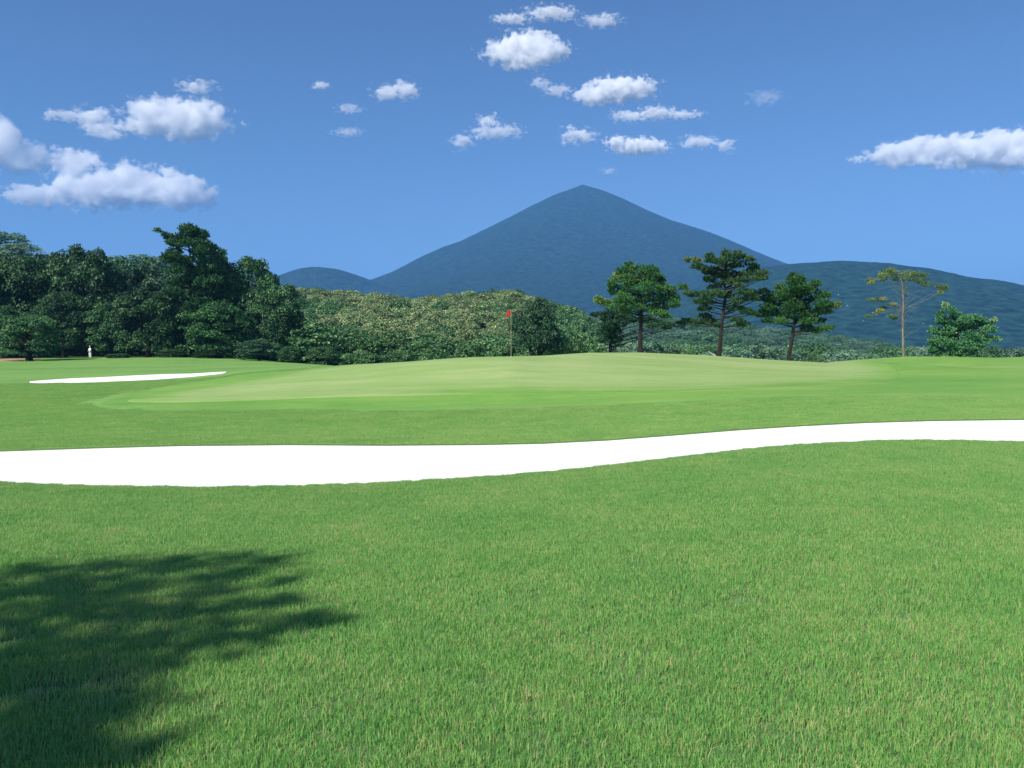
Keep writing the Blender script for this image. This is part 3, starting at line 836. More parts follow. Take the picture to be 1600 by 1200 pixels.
bs = Vector((x, 65, h1(x, 65) - 0.03))
pm = zoom_pads(ps, ZX, ZY, ZS, 1500, 557, 65)
pad_tree('spreading_shrub', bs, pm, [(0, 0, -0.05, 0.13), (0.05, 0, 0.5, 0.10), (-0.1, 0, 1.2, 0.07), (-0.25, 0, 2.0, 0.05), (-0.5, 0, 3.2, 0.02)], M_shrub, M_bark, 82,
         'low spreading blue-green shrub at the right end of the crest', cat='shrub', tuft=0.15, tufts=80, blades=4, thin=0.5, limb_r=0.03, yellow=(0, 10, 20, 22), up=0.4, puff=1.2, dense=6, steep=1.0)

# ------------------------------------------------------------------ middle wooded hillside
canopy = [(440, 440), (460, 445), (500, 451), (560, 453), (600, 460), (640, 468), (665, 464), (700, 460), (740, 455), (800, 455), (830, 461), (860, 472), (900, 486), (935, 505), (960, 530)]
cx_, cy_ = zip(*canopy)
r_ = np.random.default_rng(17)
G_HILL = 'trees covering the wooded hillside behind the green'
pts = []
for Y in np.arange(126, 322, 7.6):
    for X in np.arange(-95, 40, 7.4):
        x = X + r_.uniform(-2.6, 2.6) + (3.7 if int(Y / 7.6) % 2 else 0); y = Y + r_.uniform(-2.6, 2.6)
        px = 800 + x / y * FOC
        if 452 < px < 905 + (y - 126) * 0.12 :
            pts.append((x, y, px))
pts = [p for p in pts if not (p[1] < 140 and p[2] < 470)]
for i, (x, y, px) in enumerate(pts):
    patch = math.sin(x * 0.07 + y * 0.03) + math.sin(y * 0.05 - x * 0.02 + 1)
    low = y < 150
    kind = 'greenmid' if (low or r_.random() < 0.15 or px > 835 or (px < 540 and patch > 0.5)) else 'olive'
    w_ = r_.uniform(8.5, 12.0); h_ = r_.uniform(7.5, 10.0)
    if low: h_ *= 0.75
    # keep the canopy line
    top_lim = (540 - np.interp(px, cx_, cy_)) * y / FOC + CAM_Z + r_.uniform(-0.3, 1.4)
    g = h1(x, y)
    h_ = min(h_, max(4.0, top_lim - g))
    lab = 'olive-crowned broadleaf tree in the wood covering the hillside behind the green' if kind == 'olive' else 'darker green broadleaf tree in the wood covering the hillside behind the green'
    tree('hillside_tree', x, y, w_, h_, kind, i, lab, group=G_HILL if kind == 'olive' else 'darker trees among the hillside wood', trunks=TRUNK_FAR)
print('hillside trees', len(pts))

# hill behind the left belt
G_BACK = 'hazy trees on the rise behind the left belt'
for i, (px, Y, top, hw) in enumerate([(-70, 300, 335, 60), (5, 305, 357, 42), (40, 300, 378, 30), (90, 310, 395, 40), (150, 300, 398, 40), (215, 298, 396, 42), (262, 300, 399, 36), (320, 300, 410, 40), (380, 300, 425, 36)]):
    if i > 2:
        lab, g = ['hazy tree behind the belt, just right of the far left skyline trees', 'hazy tree behind the round-topped tree of the left belt', 'hazy tree in the skyline dip left of the tallest conifer',
                  'hazy tree half hidden by the left side of the tallest conifer', 'hazy tree behind the pointed tree right of the tallest conifer', 'hazy tree behind the ragged-topped tree near the end of the belt'][i - 3], G_BACK
    else:
        lab, g = ['hazy tree high on the rise outside the left edge', 'hazy blue-green tree on the skyline at the far left edge', 'lower hazy tree on the skyline right of the far left one'][i], G_BACK
    view_tree('distant_tree', px, Y, top, hw, 'teal', i, lab, group=g, trunks=TRUNK_FAR)

# dark tree in front of the wood behind the flag, dark conifer left of the pines
view_tree('dark_tree', 836, 92, 463, 40, 'dark', 0, 'dark tree with a slanting trunk standing right of the flag against the wood', trunks=[trunk_mesh('trunk', M_bark, 240, r0=0.05, lean=0.15)])
Yd = 76
xx = at(953, 550, Yd).x
bs = Vector((xx, Yd, h1(xx, Yd)))
dzb = (540 - 552) * Yd / FOC + CAM_Z - bs.z
r_ = np.random.default_rng(31)
pads = []
for zx, zy, rx, ry in [(190, 430, 40, 20), (150, 445, 40, 14), (100, 450, 26, 10), (230, 450, 44, 18), (280, 460, 46, 16), (330, 480, 44, 16), (190, 470, 50, 24), (240, 495, 48, 22), (180, 510, 44, 24), (160, 545, 36, 24), (215, 545, 40, 26), (190, 585, 40, 26), (150, 595, 28, 16), (230, 585, 30, 24),
                       (400, 475, 50, 18), (460, 490, 50, 18), (510, 505, 36, 13), (430, 510, 44, 14), (520, 520, 20, 8)]:
    px, py = 900 + zx / 3.636, 370 + zy / 3.636
    pads.append(((px - 953) * Yd / FOC, (552 - py) * Yd / FOC + dzb, rx / 3.636 * Yd / FOC, ry / 3.636 * Yd / FOC))
pad_tree('dark_pine', bs, pads, [(0, 0, -0.2, 0.2), (0.05, 0, 2.5, 0.16), (0, 0, 5.0, 0.11), (-0.05, 0, dzb + 3.7, 0.04)], M_dark_pine, M_bark, 91,
         'shadowed dark pine partly behind the leftmost of the three crest pines', tuft=0.22, tufts=40, blades=5, thin=0.4, limb_r=0.06, dense=4)

# bushes along the foot of the crest
r_ = np.random.default_rng(77)
BUSHES = [(905, 100, 512, 30, 'greenmid', 'green bush at the foot of the wood right of the flag'), (870, 96, 520, 30, 'greenmid', 'green bush beneath the dark tree beside the flag'), (935, 90, 535, 20, 'greenmid', 'small green bush left of the shadowed dark pine'),
          (975, 76, 533, 18, 'teal', 'low green bush just left of the leftmost crest pine'), (1022, 78, 532, 20, 'teal', 'low green bush just right of the leftmost crest pine'), (1052, 80, 535, 18, 'teal', 'greyish low bush midway between the left and middle crest pines'), (1075, 76, 539, 14, 'greenmid', 'bright little bush beside the fallen pale branch'),
          (1150, 150, 536, 26, 'teal', 'rounded grey-green bush right of the middle crest pine'), (1190, 160, 533, 32, 'teal', 'rounded grey-green bush between the middle and right crest pines'), (1275, 100, 540, 14, 'greenmid', 'small dark bush just right of the right crest pine'),
          (1225, 175, 538, 30, 'teal', 'rounded grey-green bush behind the right crest pine'), (1310, 170, 545, 34, 'teal', 'wide grey-green bush in the dip right of the right crest pine'), (1355, 180, 549, 30, 'teal', 'low grey-green bush right of the dip in the crest'), (1390, 190, 552, 24, 'teal', 'last low grey-green bush before the slender tree'),
          (1345, 96, 563, 10, 'olive', 'tiny yellowish bush peeping over the dip in the crest'), (560, 112, 545, 26, 'greenmid', 'low green bush at the left foot of the hillside wood'), (505, 108, 540, 26, 'greenmid', 'leafy bush where the rough meets the hillside wood'), (620, 105, 546, 26, 'greenmid', 'low bush at the foot of the hillside wood, left of the flag'),
          (680, 102, 540, 28, 'greenmid', 'bush at the foot of the hillside wood midway to the flag'), (735, 100, 532, 28, 'greenmid', 'bush at the foot of the hillside wood close left of the flag'), (790, 98, 528, 28, 'greenmid', 'bush directly behind the flagstick')]
for i, (px, Y, top, hw, k, lab) in enumerate(BUSHES):
    view_tree('bush', px, Y, top, hw, k, i, lab, cat='bush', trunks=TRUNK_FAR)

# fallen pale branch
bxy = at(1096, 551, 70)
Vt, Ft = tubes([[(-0.75, 0, 0.65, 0.03), (-0.3, 0, 0.35, 0.045), (0.2, 0, 0.12, 0.055), (0.75, 0, -0.1, 0.06)], [(-0.2, 0, 0.3, 0.03), (-0.35, 0.2, 0.6, 0.015)], [(0.1, 0, 0.15, 0.03), (0.3, -0.2, 0.42, 0.012)]], 7, 0.1)
gz = (540 - 551.5) * 70 / FOC + CAM_Z
o = obj('fallen_branch', np_mesh('fallen_branch', Vt, Ft, simple_material('dead_wood', (0.45, 0.42, 0.36), (0.62, 0.58, 0.5), scale=8), smooth=True))
o.location = (bxy.x, 64.5, h1(bxy.x, 64.5) + 0.1)
tag(o, 'bleached fallen branch leaning beside the middle crest pine', 'branch')

# far wood in the valley, one mass
def instancer(name, pts, rots, scls, idx, sources, kind='stuff'):
    """one object of points, a source mesh on each (rotation euler, scale vector)"""
    me = bpy.data.meshes.new(name)
    n = len(pts)
    me.vertices.add(n)
    me.vertices.foreach_set('co', np.asarray(pts, np.float32).ravel())
    for an, arr in (('rot', rots), ('scl', scls)):
        a = me.attributes.new(an, 'FLOAT_VECTOR', 'POINT'); a.data.foreach_set('vector', np.asarray(arr, np.float32).ravel())
    a = me.attributes.new('pick', 'INT', 'POINT'); a.data.foreach_set('value', np.asarray(idx, np.int32))
    o = obj(name, me)
    o['kind'] = kind
    ng = bpy.data.node_groups.new(name + '_nodes', 'GeometryNodeTree')
    ng.interface.new_socket('Geometry', in_out='INPUT', socket_type='NodeSocketGeometry')
    ng.interface.new_socket('Geometry', in_out='OUTPUT', socket_type='NodeSocketGeometry')
    N, L = ng.nodes, ng.links
    gi, go = N.new('NodeGroupInput'), N.new('NodeGroupOutput')
    join = N.new('GeometryNodeJoinGeometry')
    srcs = []
    for s in sources:
        so = bpy.data.objects.new(name + '_source', s)
        oi = N.new('GeometryNodeObjectInfo'); oi.inputs['Object'].default_value = so
        oi.inputs['As Instance'].default_value = True
        srcs.append(oi)
    for oi in reversed(srcs):
        L.new(oi.outputs['Geometry'], join.inputs[0])
    iop = N.new('GeometryNodeInstanceOnPoints')
    iop.inputs['Pick Instance'].default_value = True
    def na(nm, dt):
        a = N.new('GeometryNodeInputNamedAttribute'); a.data_type = dt; a.inputs['Name'].default_value = nm
        return next(s for s in a.outputs if s.name == 'Attribute' and s.enabled)
    e2r = N.new('FunctionNodeEulerToRotation')
    L.new(na('rot', 'FLOAT_VECTOR'), e2r.inputs[0]); L.new(e2r.outputs[0], iop.inputs['Rotation'])
    L.new(na('scl', 'FLOAT_VECTOR'), iop.inputs['Scale'])
    L.new(na('pick', 'INT'), iop.inputs['Instance Index'])
    m2p = N.new('GeometryNodeMeshToPoints')
    L.new(gi.outputs[0], m2p.inputs[0]); L.new(m2p.outputs[0], iop.inputs['Points']); L.new(join.outputs[0], iop.inputs['Instance'])
    L.new(iop.outputs[0], go.inputs[0])
    md = o.modifiers.new('scatter', 'NODES'); md.node_group = ng
    return o

r_ = np.random.default_rng(5)
P, Rr, Ss, I = [], [], [], []
Yv = np.concatenate([np.arange(215, 460, 9.0), np.arange(460, 1400, 13.0)])
for Y in Yv:
    w0, w1 = ray(860 if Y > 330 else 945, 540)[0] * Y, ray(1750, 540)[0] * Y
    st = 9.5 if Y < 460 else 13.5
    xs_ = np.arange(w0, w1, st)
    xs_ = xs_ + r_.uniform(-st * .35, st * .35, len(xs_))
    ys_ = Y + r_.uniform(-st * .35, st * .35, len(xs_))
    zs_ = height(xs_, ys_) - 0.8
    for x, y, z in zip(xs_, ys_, zs_):
        w_ = st * r_.uniform(1.0, 1.45)
        P.append((x, y, z)); Rr.append((0, 0, r_.uniform(0, 6.28))); Ss.append((w_, w_, r_.uniform(6, 10.5))); I.append(r_.integers(0, 6))
far_wood = instancer('woodland', P, Rr, Ss, I, CROWN['teal'] + CROWN['greenmid'])
tag(far_wood, 'hazy grey-green woodland filling the valley beyond the crest pines', 'woodland')
print('far wood', len(P))

r_ = np.random.default_rng(6)
P, Rr, Ss, I = [], [], [], []
for Y in np.arange(146, 335, 7.5):
    w0, w1 = ray(-160, 540)[0] * Y, ray(452, 540)[0] * Y
    xs_ = np.arange(w0, w1, 7.5); xs_ = xs_ + r_.uniform(-2.5, 2.5, len(xs_)); ys_ = Y + r_.uniform(-2.5, 2.5, len(xs_))
    for x, y, z in zip(xs_, ys_, height(xs_, ys_) - 0.8):
        w_ = r_.uniform(8, 11)
        P.append((x, y, z)); Rr.append((0, 0, r_.uniform(0, 6.28))); Ss.append((w_, w_, r_.uniform(5, 7.5))); I.append(r_.integers(0, 6))
for Y in np.arange(136, 146, 3.0):
    w0, w1 = ray(-160, 540)[0] * Y, ray(445, 540)[0] * Y
    xs_ = np.arange(w0, w1, 3.0); xs_ = xs_ + r_.uniform(-1, 1, len(xs_)); ys_ = Y + r_.uniform(-1, 1, len(xs_))
    for x, y, z in zip(xs_, ys_, height(xs_, ys_) - 0.3):
        P.append((x, y, z)); Rr.append((0, 0, r_.uniform(0, 6.28))); Ss.append((4.5, 4.5, r_.uniform(2.5, 5))); I.append(r_.integers(3, 6))
under = instancer('undergrowth', P, Rr, Ss, I, CROWN['teal'] + CROWN['greenmid'])
tag(under, 'shaded undergrowth and woodland behind the left tree belt', 'woodland')

# pale boulders on the right hill
M_rock = simple_material('pale_rock', (0.16, 0.15, 0.14), (0.24, 0.22, 0.21), scale=0.3, rough=0.9)
def rock_mesh(seed):
    import bmesh
    bm = bmesh.new(); bmesh.ops.create_icosphere(bm, subdivisions=2, radius=1.0)
    for v in bm.verts:
        v.co *= 1 + 0.35 * mnoise.noise(v.co * 1.7 + Vector((seed, 0, 0)))
        v.co.z *= 0.6
    me = bpy.data.meshes.new('boulder'); bm.to_mesh(me); bm.free(); me.materials.append(M_rock)
    return me
for i, (px, py, rad, lab) in enumerate([(1309, 461, 3.2, 'pale boulder high on the right-hand hill, the upper of two'), (1323, 478, 3.6, 'pale boulder on the right-hand hill, just below another one'),
                          (1441.5, 506, 3.4, 'pale boulder on the hill left of the spreading shrub'), (1442, 541, 2.6, 'small pale boulder low on the hill near the spreading shrub'), (1348, 502, 2.6, 'flat pale boulder on the hill left of the slender tree')]):
    a, b = ray(px, py)
    # march along the view until the hill
    best = None
    for y in np.arange(1350, 2600, 4):
        ix = int(np.argmin(np.abs(hillX[0] - a * y))); iy = int(np.argmin(np.abs(hillY[:, 0] - y)))
        if CAM_Z + b * y < hillZ[iy, ix]:
            best = (a * y, y, hillZ[iy, ix]); break
    if best:
        o = obj('boulder', rock_mesh(i)); o.location = (best[0], best[1] - 3, CAM_Z + b * best[1]); o.scale = (rad * best[1] / 2300,) * 3
        tag(o, lab, 'boulder', 'boulders on the right-hand hill')

# ------------------------------------------------------------------ flag and golfer
M_pole = simple_material('flagstick_paint', (0.36, 0.33, 0.22), (0.46, 0.42, 0.30), scale=3, rough=0.4)
M_flag = simple_material('red_flag_cloth', (0.36, 0.015, 0.02), (0.50, 0.03, 0.03), scale=8, rough=0.8)
M_cup = simple_material('cup', (0.6, 0.6, 0.6), (0.8, 0.8, 0.8))
fy = 49.3
fx = at(798.5, 560, fy).x
fz = h1(fx, fy) + 0.055
fe = empty('golf_flag', (fx, fy, fz))
tag(fe, 'red flag hanging limp from a pale flagstick on the putting green', 'flag')
ftop = (540 - 484) * fy / FOC + CAM_Z - fz
Vt, Ft = tubes([[(0, 0, -0.1, 0.013), (0, 0, ftop * 0.4, 0.0105), (0, 0, ftop * 0.8, 0.0095), (0, 0, ftop, 0.009)], [(0, 0, ftop, 0.013), (0, 0, ftop + 0.03, 0.013), (0, 0, ftop + 0.05, 0.004)]], 10)
obj('flagstick', np_mesh('flagstick', Vt, Ft, M_pole, smooth=True), fe)
u = np.linspace(0, 1, 22); v = np.linspace(0, 1, 16)
U, Vv_ = np.meshgrid(u, v)
fxx = -(0.015 + 0.27 * U * (1 - 0.15 * Vv_)) ; fyy = 0.05 * np.sin(U * 9 + Vv_ * 2) * (0.3 + U)
fzz = ftop - 0.02 - Vv_ * 0.30 - 0.16 * U ** 1.3 - 0.03 * np.sin(U * 7)
Vf = np.stack([fxx, fyy, fzz], -1).reshape(-1, 3)
fl = obj('flag_cloth', np_mesh('flag_cloth', Vf, grid_faces(*U.shape), M_flag, smooth=True), fe)
md = fl.modifiers.new('thickness', 'SOLIDIFY'); md.thickness = 0.004
Vt, Ft = tubes([[(0, 0, 0.006, 0.054), (0, 0, -0.1, 0.054)]], 20)
obj('cup', np_mesh('cup', Vt, Ft, M_cup, smooth=True), fe)

def skin_figure(name, verts, edges, radii, mat, parent, root=0):
    me = bpy.data.meshes.new(name)
    me.from_pydata(verts, edges, [])
    me.materials.append(mat)
    o = obj(name, me, parent)
    sk = o.modifiers.new('skin', 'SKIN')
    sk.use_smooth_shade = True
    sv = me.skin_vertices[0].data if len(me.skin_vertices) else None
    if sv is None:
        bpy.context.view_layer.update()
        layer = me.skin_vertices[0] if len(me.skin_vertices) else None
        sv = layer.data
    for i, rad in enumerate(radii):
        sv[i].radius = rad if isinstance(rad, tuple) else (rad, rad)
    sv[root].use_root = True
    ss = o.modifiers.new('subdivision', 'SUBSURF'); ss.levels = 1; ss.render_levels = 2
    return o

gx_, gy_ = at(141, 558, 119).x, 119
gp_ = empty('person', (gx_, gy_, h1(gx_, gy_)), 2.6)
tag(gp_, 'person in white clothes and cap standing in front of the left belt', 'person')
M_white = simple_material('white_cloth', (0.72, 0.72, 0.70), (0.82, 0.82, 0.80), scale=6, rough=0.9)
M_skin = simple_material('skin', (0.45, 0.28, 0.20), (0.52, 0.34, 0.25), scale=9, rough=0.6)
M_hair = simple_material('dark_hair', (0.02, 0.015, 0.01), (0.04, 0.03, 0.02), scale=20)
M_shoe = simple_material('shoe_leather', (0.6, 0.6, 0.58), (0.7, 0.7, 0.68), scale=9)
import bmesh
def rings_mesh(name, rings, mat, seg=16):
    """closed lofted body: rings of (x, y, z, rx, ry)"""
    Vs = []
    ang = np.linspace(0, 2 * np.pi, seg, endpoint=False)
    for (x, y, z, rx, ry) in rings:
        for a in ang: Vs.append((x + rx * math.cos(a), y + ry * math.sin(a), z))
    n = len(rings)
    bm = bmesh.new()
    vs = [bm.verts.new(v) for v in Vs]
    for i in range(n - 1):
        for j in range(seg):
            bm.faces.new((vs[i * seg + j], vs[i * seg + (j + 1) % seg], vs[(i + 1) * seg + (j + 1) % seg], vs[(i + 1) * seg + j]))
    bm.faces.new(vs[:seg][::-1]); bm.faces.new(vs[-seg:])
    for f in bm.faces: f.smooth = True
    me = bpy.data.meshes.new(name); bm.to_mesh(me); bm.free(); me.materials.append(mat)
    return me
bv = [(0, 0, 0.95), (0, 0, 1.15), (0, 0, 1.38), (0, 0, 1.48), (0, 0.01, 1.56), (0, 0.02, 1.68),
      (0.10, 0, 0.90), (0.13, 0.03, 0.50), (0.14, 0, 0.08), (0.15, 0.12, 0.04), (-0.10, 0, 0.90), (-0.14, -0.02, 0.50), (-0.16, -0.04, 0.08), (-0.18, 0.07, 0.04),
      (0.19, 0, 1.38), (0.26, 0.06, 1.12), (0.14, 0.24, 0.98), (0.08, 0.31, 0.93), (-0.19, 0, 1.38), (-0.27, 0.06, 1.12), (-0.12, 0.24, 0.98), (-0.04, 0.31, 0.93)]
be = [(0, 1), (1, 2), (2, 3), (3, 4), (4, 5), (0, 6), (6, 7), (7, 8), (8, 9), (0, 10), (10, 11), (11, 12), (12, 13), (2, 14), (14, 15), (15, 16), (16, 17), (2, 18), (18, 19), (19, 20), (20, 21)]
br = [(0.14, 0.11), (0.13, 0.10), (0.15, 0.11), 0.06, 0.055, 0.085, 0.09, 0.06, 0.04, 0.035, 0.09, 0.06, 0.04, 0.035, 0.06, 0.042, 0.032, 0.035, 0.06, 0.042, 0.032, 0.035]
def add_skin(verts, edges, radii, name, mat, parent):
    bm = bmesh.new()
    lay = bm.verts.layers.skin.verify()
    vs = [bm.verts.new(v) for v in verts]
    for v, rd in zip(vs, radii):
        v[lay].radius = rd if isinstance(rd, tuple) else (rd, rd)
    vs[0][lay].use_root = True
    for a, b in edges: bm.edges.new((vs[a], vs[b]))
    me = bpy.data.meshes.new(name); bm.to_mesh(me); bm.free(); me.materials.append(mat)
    o = obj(name, me, parent)
    sk = o.modifiers.new('skin', 'SKIN'); sk.use_smooth_shade = True
    ss = o.modifiers.new('subdivision', 'SUBSURF'); ss.levels = 1; ss.render_levels = 1
    return o
add_skin(bv, be, br, 'body', M_skin, gp_)
obj('shirt', rings_mesh('shirt', [(0, 0, 0.90, 0.185, 0.14), (0, 0, 1.10, 0.18, 0.14), (0, 0, 1.30, 0.215, 0.15), (0, 0, 1.42, 0.20, 0.12), (0, 0, 1.50, 0.09, 0.08)], M_white), gp_)
for sx_, y1, y2 in ((1, 0.03, 0.0), (-1, -0.02, -0.04)):
    Vt, Ft = tubes([[(0.09 * sx_, 0, 0.96, 0.115), (0.11 * sx_, y1 * 0.6, 0.72, 0.10), (0.135 * sx_, y1, 0.50, 0.085), (0.15 * sx_, y2, 0.10, 0.07)]], 12)
    obj('trouser_leg', np_mesh('trouser_leg', Vt, Ft, M_white, smooth=True), gp_)
    Vt, Ft = tubes([[(0.17 * sx_, 0, 1.40, 0.078), (0.22 * sx_, 0.03, 1.25, 0.068), (0.262 * sx_, 0.06, 1.12, 0.06)]], 12)
    obj('sleeve', np_mesh('sleeve', Vt, Ft, M_white, smooth=True), gp_)
obj('hair', rings_mesh('hair', [(0, -0.03, 1.58, 0.06, 0.06), (0, -0.02, 1.66, 0.095, 0.095), (0, -0.01, 1.74, 0.09, 0.09)], M_hair), gp_)
obj('cap', rings_mesh('cap', [(0, 0.02, 1.70, 0.105, 0.125), (0, 0.06, 1.705, 0.105, 0.15), (0, 0.01, 1.72, 0.10, 0.105), (0, 0.01, 1.78, 0.075, 0.08), (0, 0.01, 1.80, 0.02, 0.02)], M_white), gp_)

# ------------------------------------------------------------------ tree left of the camera that shades the lawn
r_ = np.random.default_rng(3)
def shade_tree():
    bx_, by_ = TREE_X, TREE_Y
    e = empty('shade_tree', (bx_, by_, h1(bx_, by_)))
    tag(e, 'leafy tree left of the camera whose shadow falls on the near lawn', 'tree')
    paths = [[(0, 0, -0.1, 0.34), (0.08, 0.05, 1.5, 0.27), (0.2, 0.1, 3.5, 0.22), (0.3, 0.2, 5.5, 0.17), (0.5, 0.3, 7.5, 0.10), (0.8, 0.5, 9.0, 0.03)]]
    for q, (cxx, cyy, czz, a_, n_) in enumerate(SHADE):
        if q % 2 == 0:
            z0 = 3.2 + 2.6 * ((q * 0.37) % 1)
            p0 = np.array([0.2, 0.1, z0]); p1 = np.array([cxx, cyy, czz])
            paths.append([(*(p0 + (p1 - p0) * f + np.array([0, 0, -0.5 * math.sin(f * math.pi)])), 0.07 * (1 - 0.88 * f)) for f in np.linspace(0, 1, 6)])
    Vt, Ft = tubes(paths, 10, 0.04)
    obj('trunk', np_mesh('trunk', Vt, Ft, M_bark, smooth=True), e)
    C, N, S, T = [], [], [], []
    for cxx, cyy, czz, a, n in SHADE:
        u_ = sphere_pts(n, r_) * np.abs(r_.normal(0, 0.78, (n, 1)))
        C.append(np.array([cxx, cyy, czz]) + u_ * np.array([a, a, a * 0.62])); N.append(u_ + np.array([0, 0, 0.5]))
        S.append(r_.uniform(0.09, 0.16, n)); T.append(np.clip(r_.normal(0.5, 0.2, n), 0, 1))
    C, N, S, T = map(np.concatenate, (C, N, S, T))
    Vv, F = leaves(C, N, S, 0.6, 0.6, r_)
    obj('crown', np_mesh('crown', Vv, F, M_broad, attrs={'tint': np.repeat(T, 4)}), e)
SHADE = []
TREE_X, TREE_Y = -9.8, -3.6
# where each clump's shade lands on the lawn (x, y) and its height -> clump centre
sd = sun_dir / sun_dir.z
shade_discs = [(330, 880, .42), (235, 886, .45), (400, 884, .28), (130, 892, .45), (30, 897, .55), (300, 915, .40), (200, 926, .42), (90, 930, .5), (0, 940, .6), (350, 905, .33), (435, 915, .16),
               (262, 962, .34), (165, 968, .40), (55, 976, .45), (350, 958, .26), (430, 985, .22), (482, 972, .15), (525, 976, .08), (385, 1004, .26), (305, 1010, .30), (225, 1014, .30), (130, 1012, .36), (40, 1032, .4),
               (0, 1090, .36), (60, 1135, .28), (125, 1155, .2), (20, 1185, .36), (180, 1195, .16), (90, 1190, .25), (30, 1060, .35), (110, 1070, .28), (180, 1075, .2), (100, 1110, .28), (170, 1120, .2), (240, 1170, .12), (215, 970, .4), (330, 935, .3), (120, 950, .4), (400, 950, .2), (450, 945, .12), (260, 1045, .14), (60, 1000, .35), (150, 1040, .26), (250, 1000, .28), (350, 985, .24), (60, 915, .4), (160, 910, .4), (270, 895, .36), (0, 1150, .4), (70, 1165, .3), (140, 1130, .24), (205, 1110, .16)]
discs = [(*on_ground(px, py, 2.5), 8.2 + 0.6 * math.sin(i * 2.3), rad * 1.08, 0.8) for i, (px, py, rad) in enumerate(shade_discs)]
discs += [(-4.4, 3.2, 8.7, 0.8, .8), (-4.2, 4.0, 8.9, 0.9, .8), (-5.2, 3.4, 8.5, 1.0, .8), (-3.4, 2.5, 7.9, 0.7, .8), (-4.9, 5.6, 8.7, 0.6, .8), (-5.0, 4.6, 9.1, 0.8, .8), (-5.6, 4.8, 8.9, 0.9, .8), (-6.3, 3.6, 9.1, 0.9, .8), (-5.6, 6.2, 8.8, 0.7, .8),
          (-6.5, 5.3, 8.8, 0.8, .8), (-6.2, 2.2, 8.1, 0.9, .8), (-5.0, 1.8, 7.7, 0.9, .8), (-2.7, 2.5, 7.8, 0.5, .8)]
for gx, gy, hz, a, dens in discs:
    c = Vector((gx, gy, 0)) + sd * hz
    SHADE.append((c.x - TREE_X, c.y - TREE_Y, c.z, a, int(520 * dens * a * a) + 36))
shade_tree()

# ------------------------------------------------------------------ lawn grass
def grass_material(name, bright=1.0, warm=0.0):
    m, n, l = mat_new(name)
    out = n.new('ShaderNodeOutputMaterial')
    at_ = n.new('ShaderNodeAttribute'); at_.attribute_name = 'tint'
    ah = n.new('ShaderNodeAttribute'); ah.attribute_name = 'tip'
    geo = n.new('ShaderNodeNewGeometry')
    b = bright
    f = 1.0 + warm; r = ramp_node(n, [(0.0, (0.100 * b * f, 0.320 * b, 0.085 * b)), (0.45, (0.230 * b * f, 0.500 * b, 0.125 * b)), (0.80, (0.360 * b * f, 0.600 * b, 0.160 * b)), (0.90, (0.50 * b, 0.56 * b, 0.21 * b)), (1.0, (0.66, 0.50, 0.30))])
    big = n.new('ShaderNodeTexNoise'); big.inputs['Scale'].default_value = 0.7; big.inputs['Detail'].default_value = 7; big.inputs['Roughness'].default_value = 0.75
    l.new(geo.outputs['Position'], big.inputs['Vector'])
    mr = n.new('ShaderNodeMapRange'); mr.inputs[1].default_value = 0.35; mr.inputs[2].default_value = 0.68; mr.inputs[3].default_value = -0.10; mr.inputs[4].default_value = 0.20
    l.new(big.outputs['Fac'], mr.inputs[0])
    ad = n.new('ShaderNodeMath'); ad.operation = 'ADD'; ad.use_clamp = True
    sp = n.new('ShaderNodeTexNoise'); sp.inputs['Scale'].default_value = 2.2; sp.inputs['Detail'].default_value = 5; sp.inputs['Roughness'].default_value = 0.7
    l.new(geo.outputs['Position'], sp.inputs['Vector'])
    sr = n.new('ShaderNodeMapRange'); sr.inputs[1].default_value = 0.57; sr.inputs[2].default_value = 0.78; sr.inputs[3].default_value = 0.0; sr.inputs[4].default_value = 0.45
    l.new(sp.outputs['Fac'], sr.inputs[0])
    su = n.new('ShaderNodeMath'); su.operation = 'ADD'; l.new(mr.outputs[0], su.inputs[0]); l.new(sr.outputs[0], su.inputs[1])
    l.new(at_.outputs['Fac'], ad.inputs[0]); l.new(su.outputs[0], ad.inputs[1]); l.new(ad.outputs[0], r.inputs[0])
    p = n.new('ShaderNodeBsdfPrincipled')
    p.inputs['Roughness'].default_value = 0.5; p.inputs['Specular IOR Level'].default_value = 0.3
    t = n.new('ShaderNodeBsdfTranslucent')
    l.new(r.outputs[0], p.inputs['Base Color']); l.new(r.outputs[0], t.inputs[0])
    mx = n.new('ShaderNodeMixShader'); mx.inputs[0].default_value = 0.48
    l.new(p.outputs[0], mx.inputs[1]); l.new(t.outputs[0], mx.inputs[2]); l.new(mx.outputs[0], out.inputs[0])
    return m
M_grass = grass_material('lawn_blades', 1.0, 0.04)
M_grass_mid = grass_material('rough_blades', 1.05, 0.18)

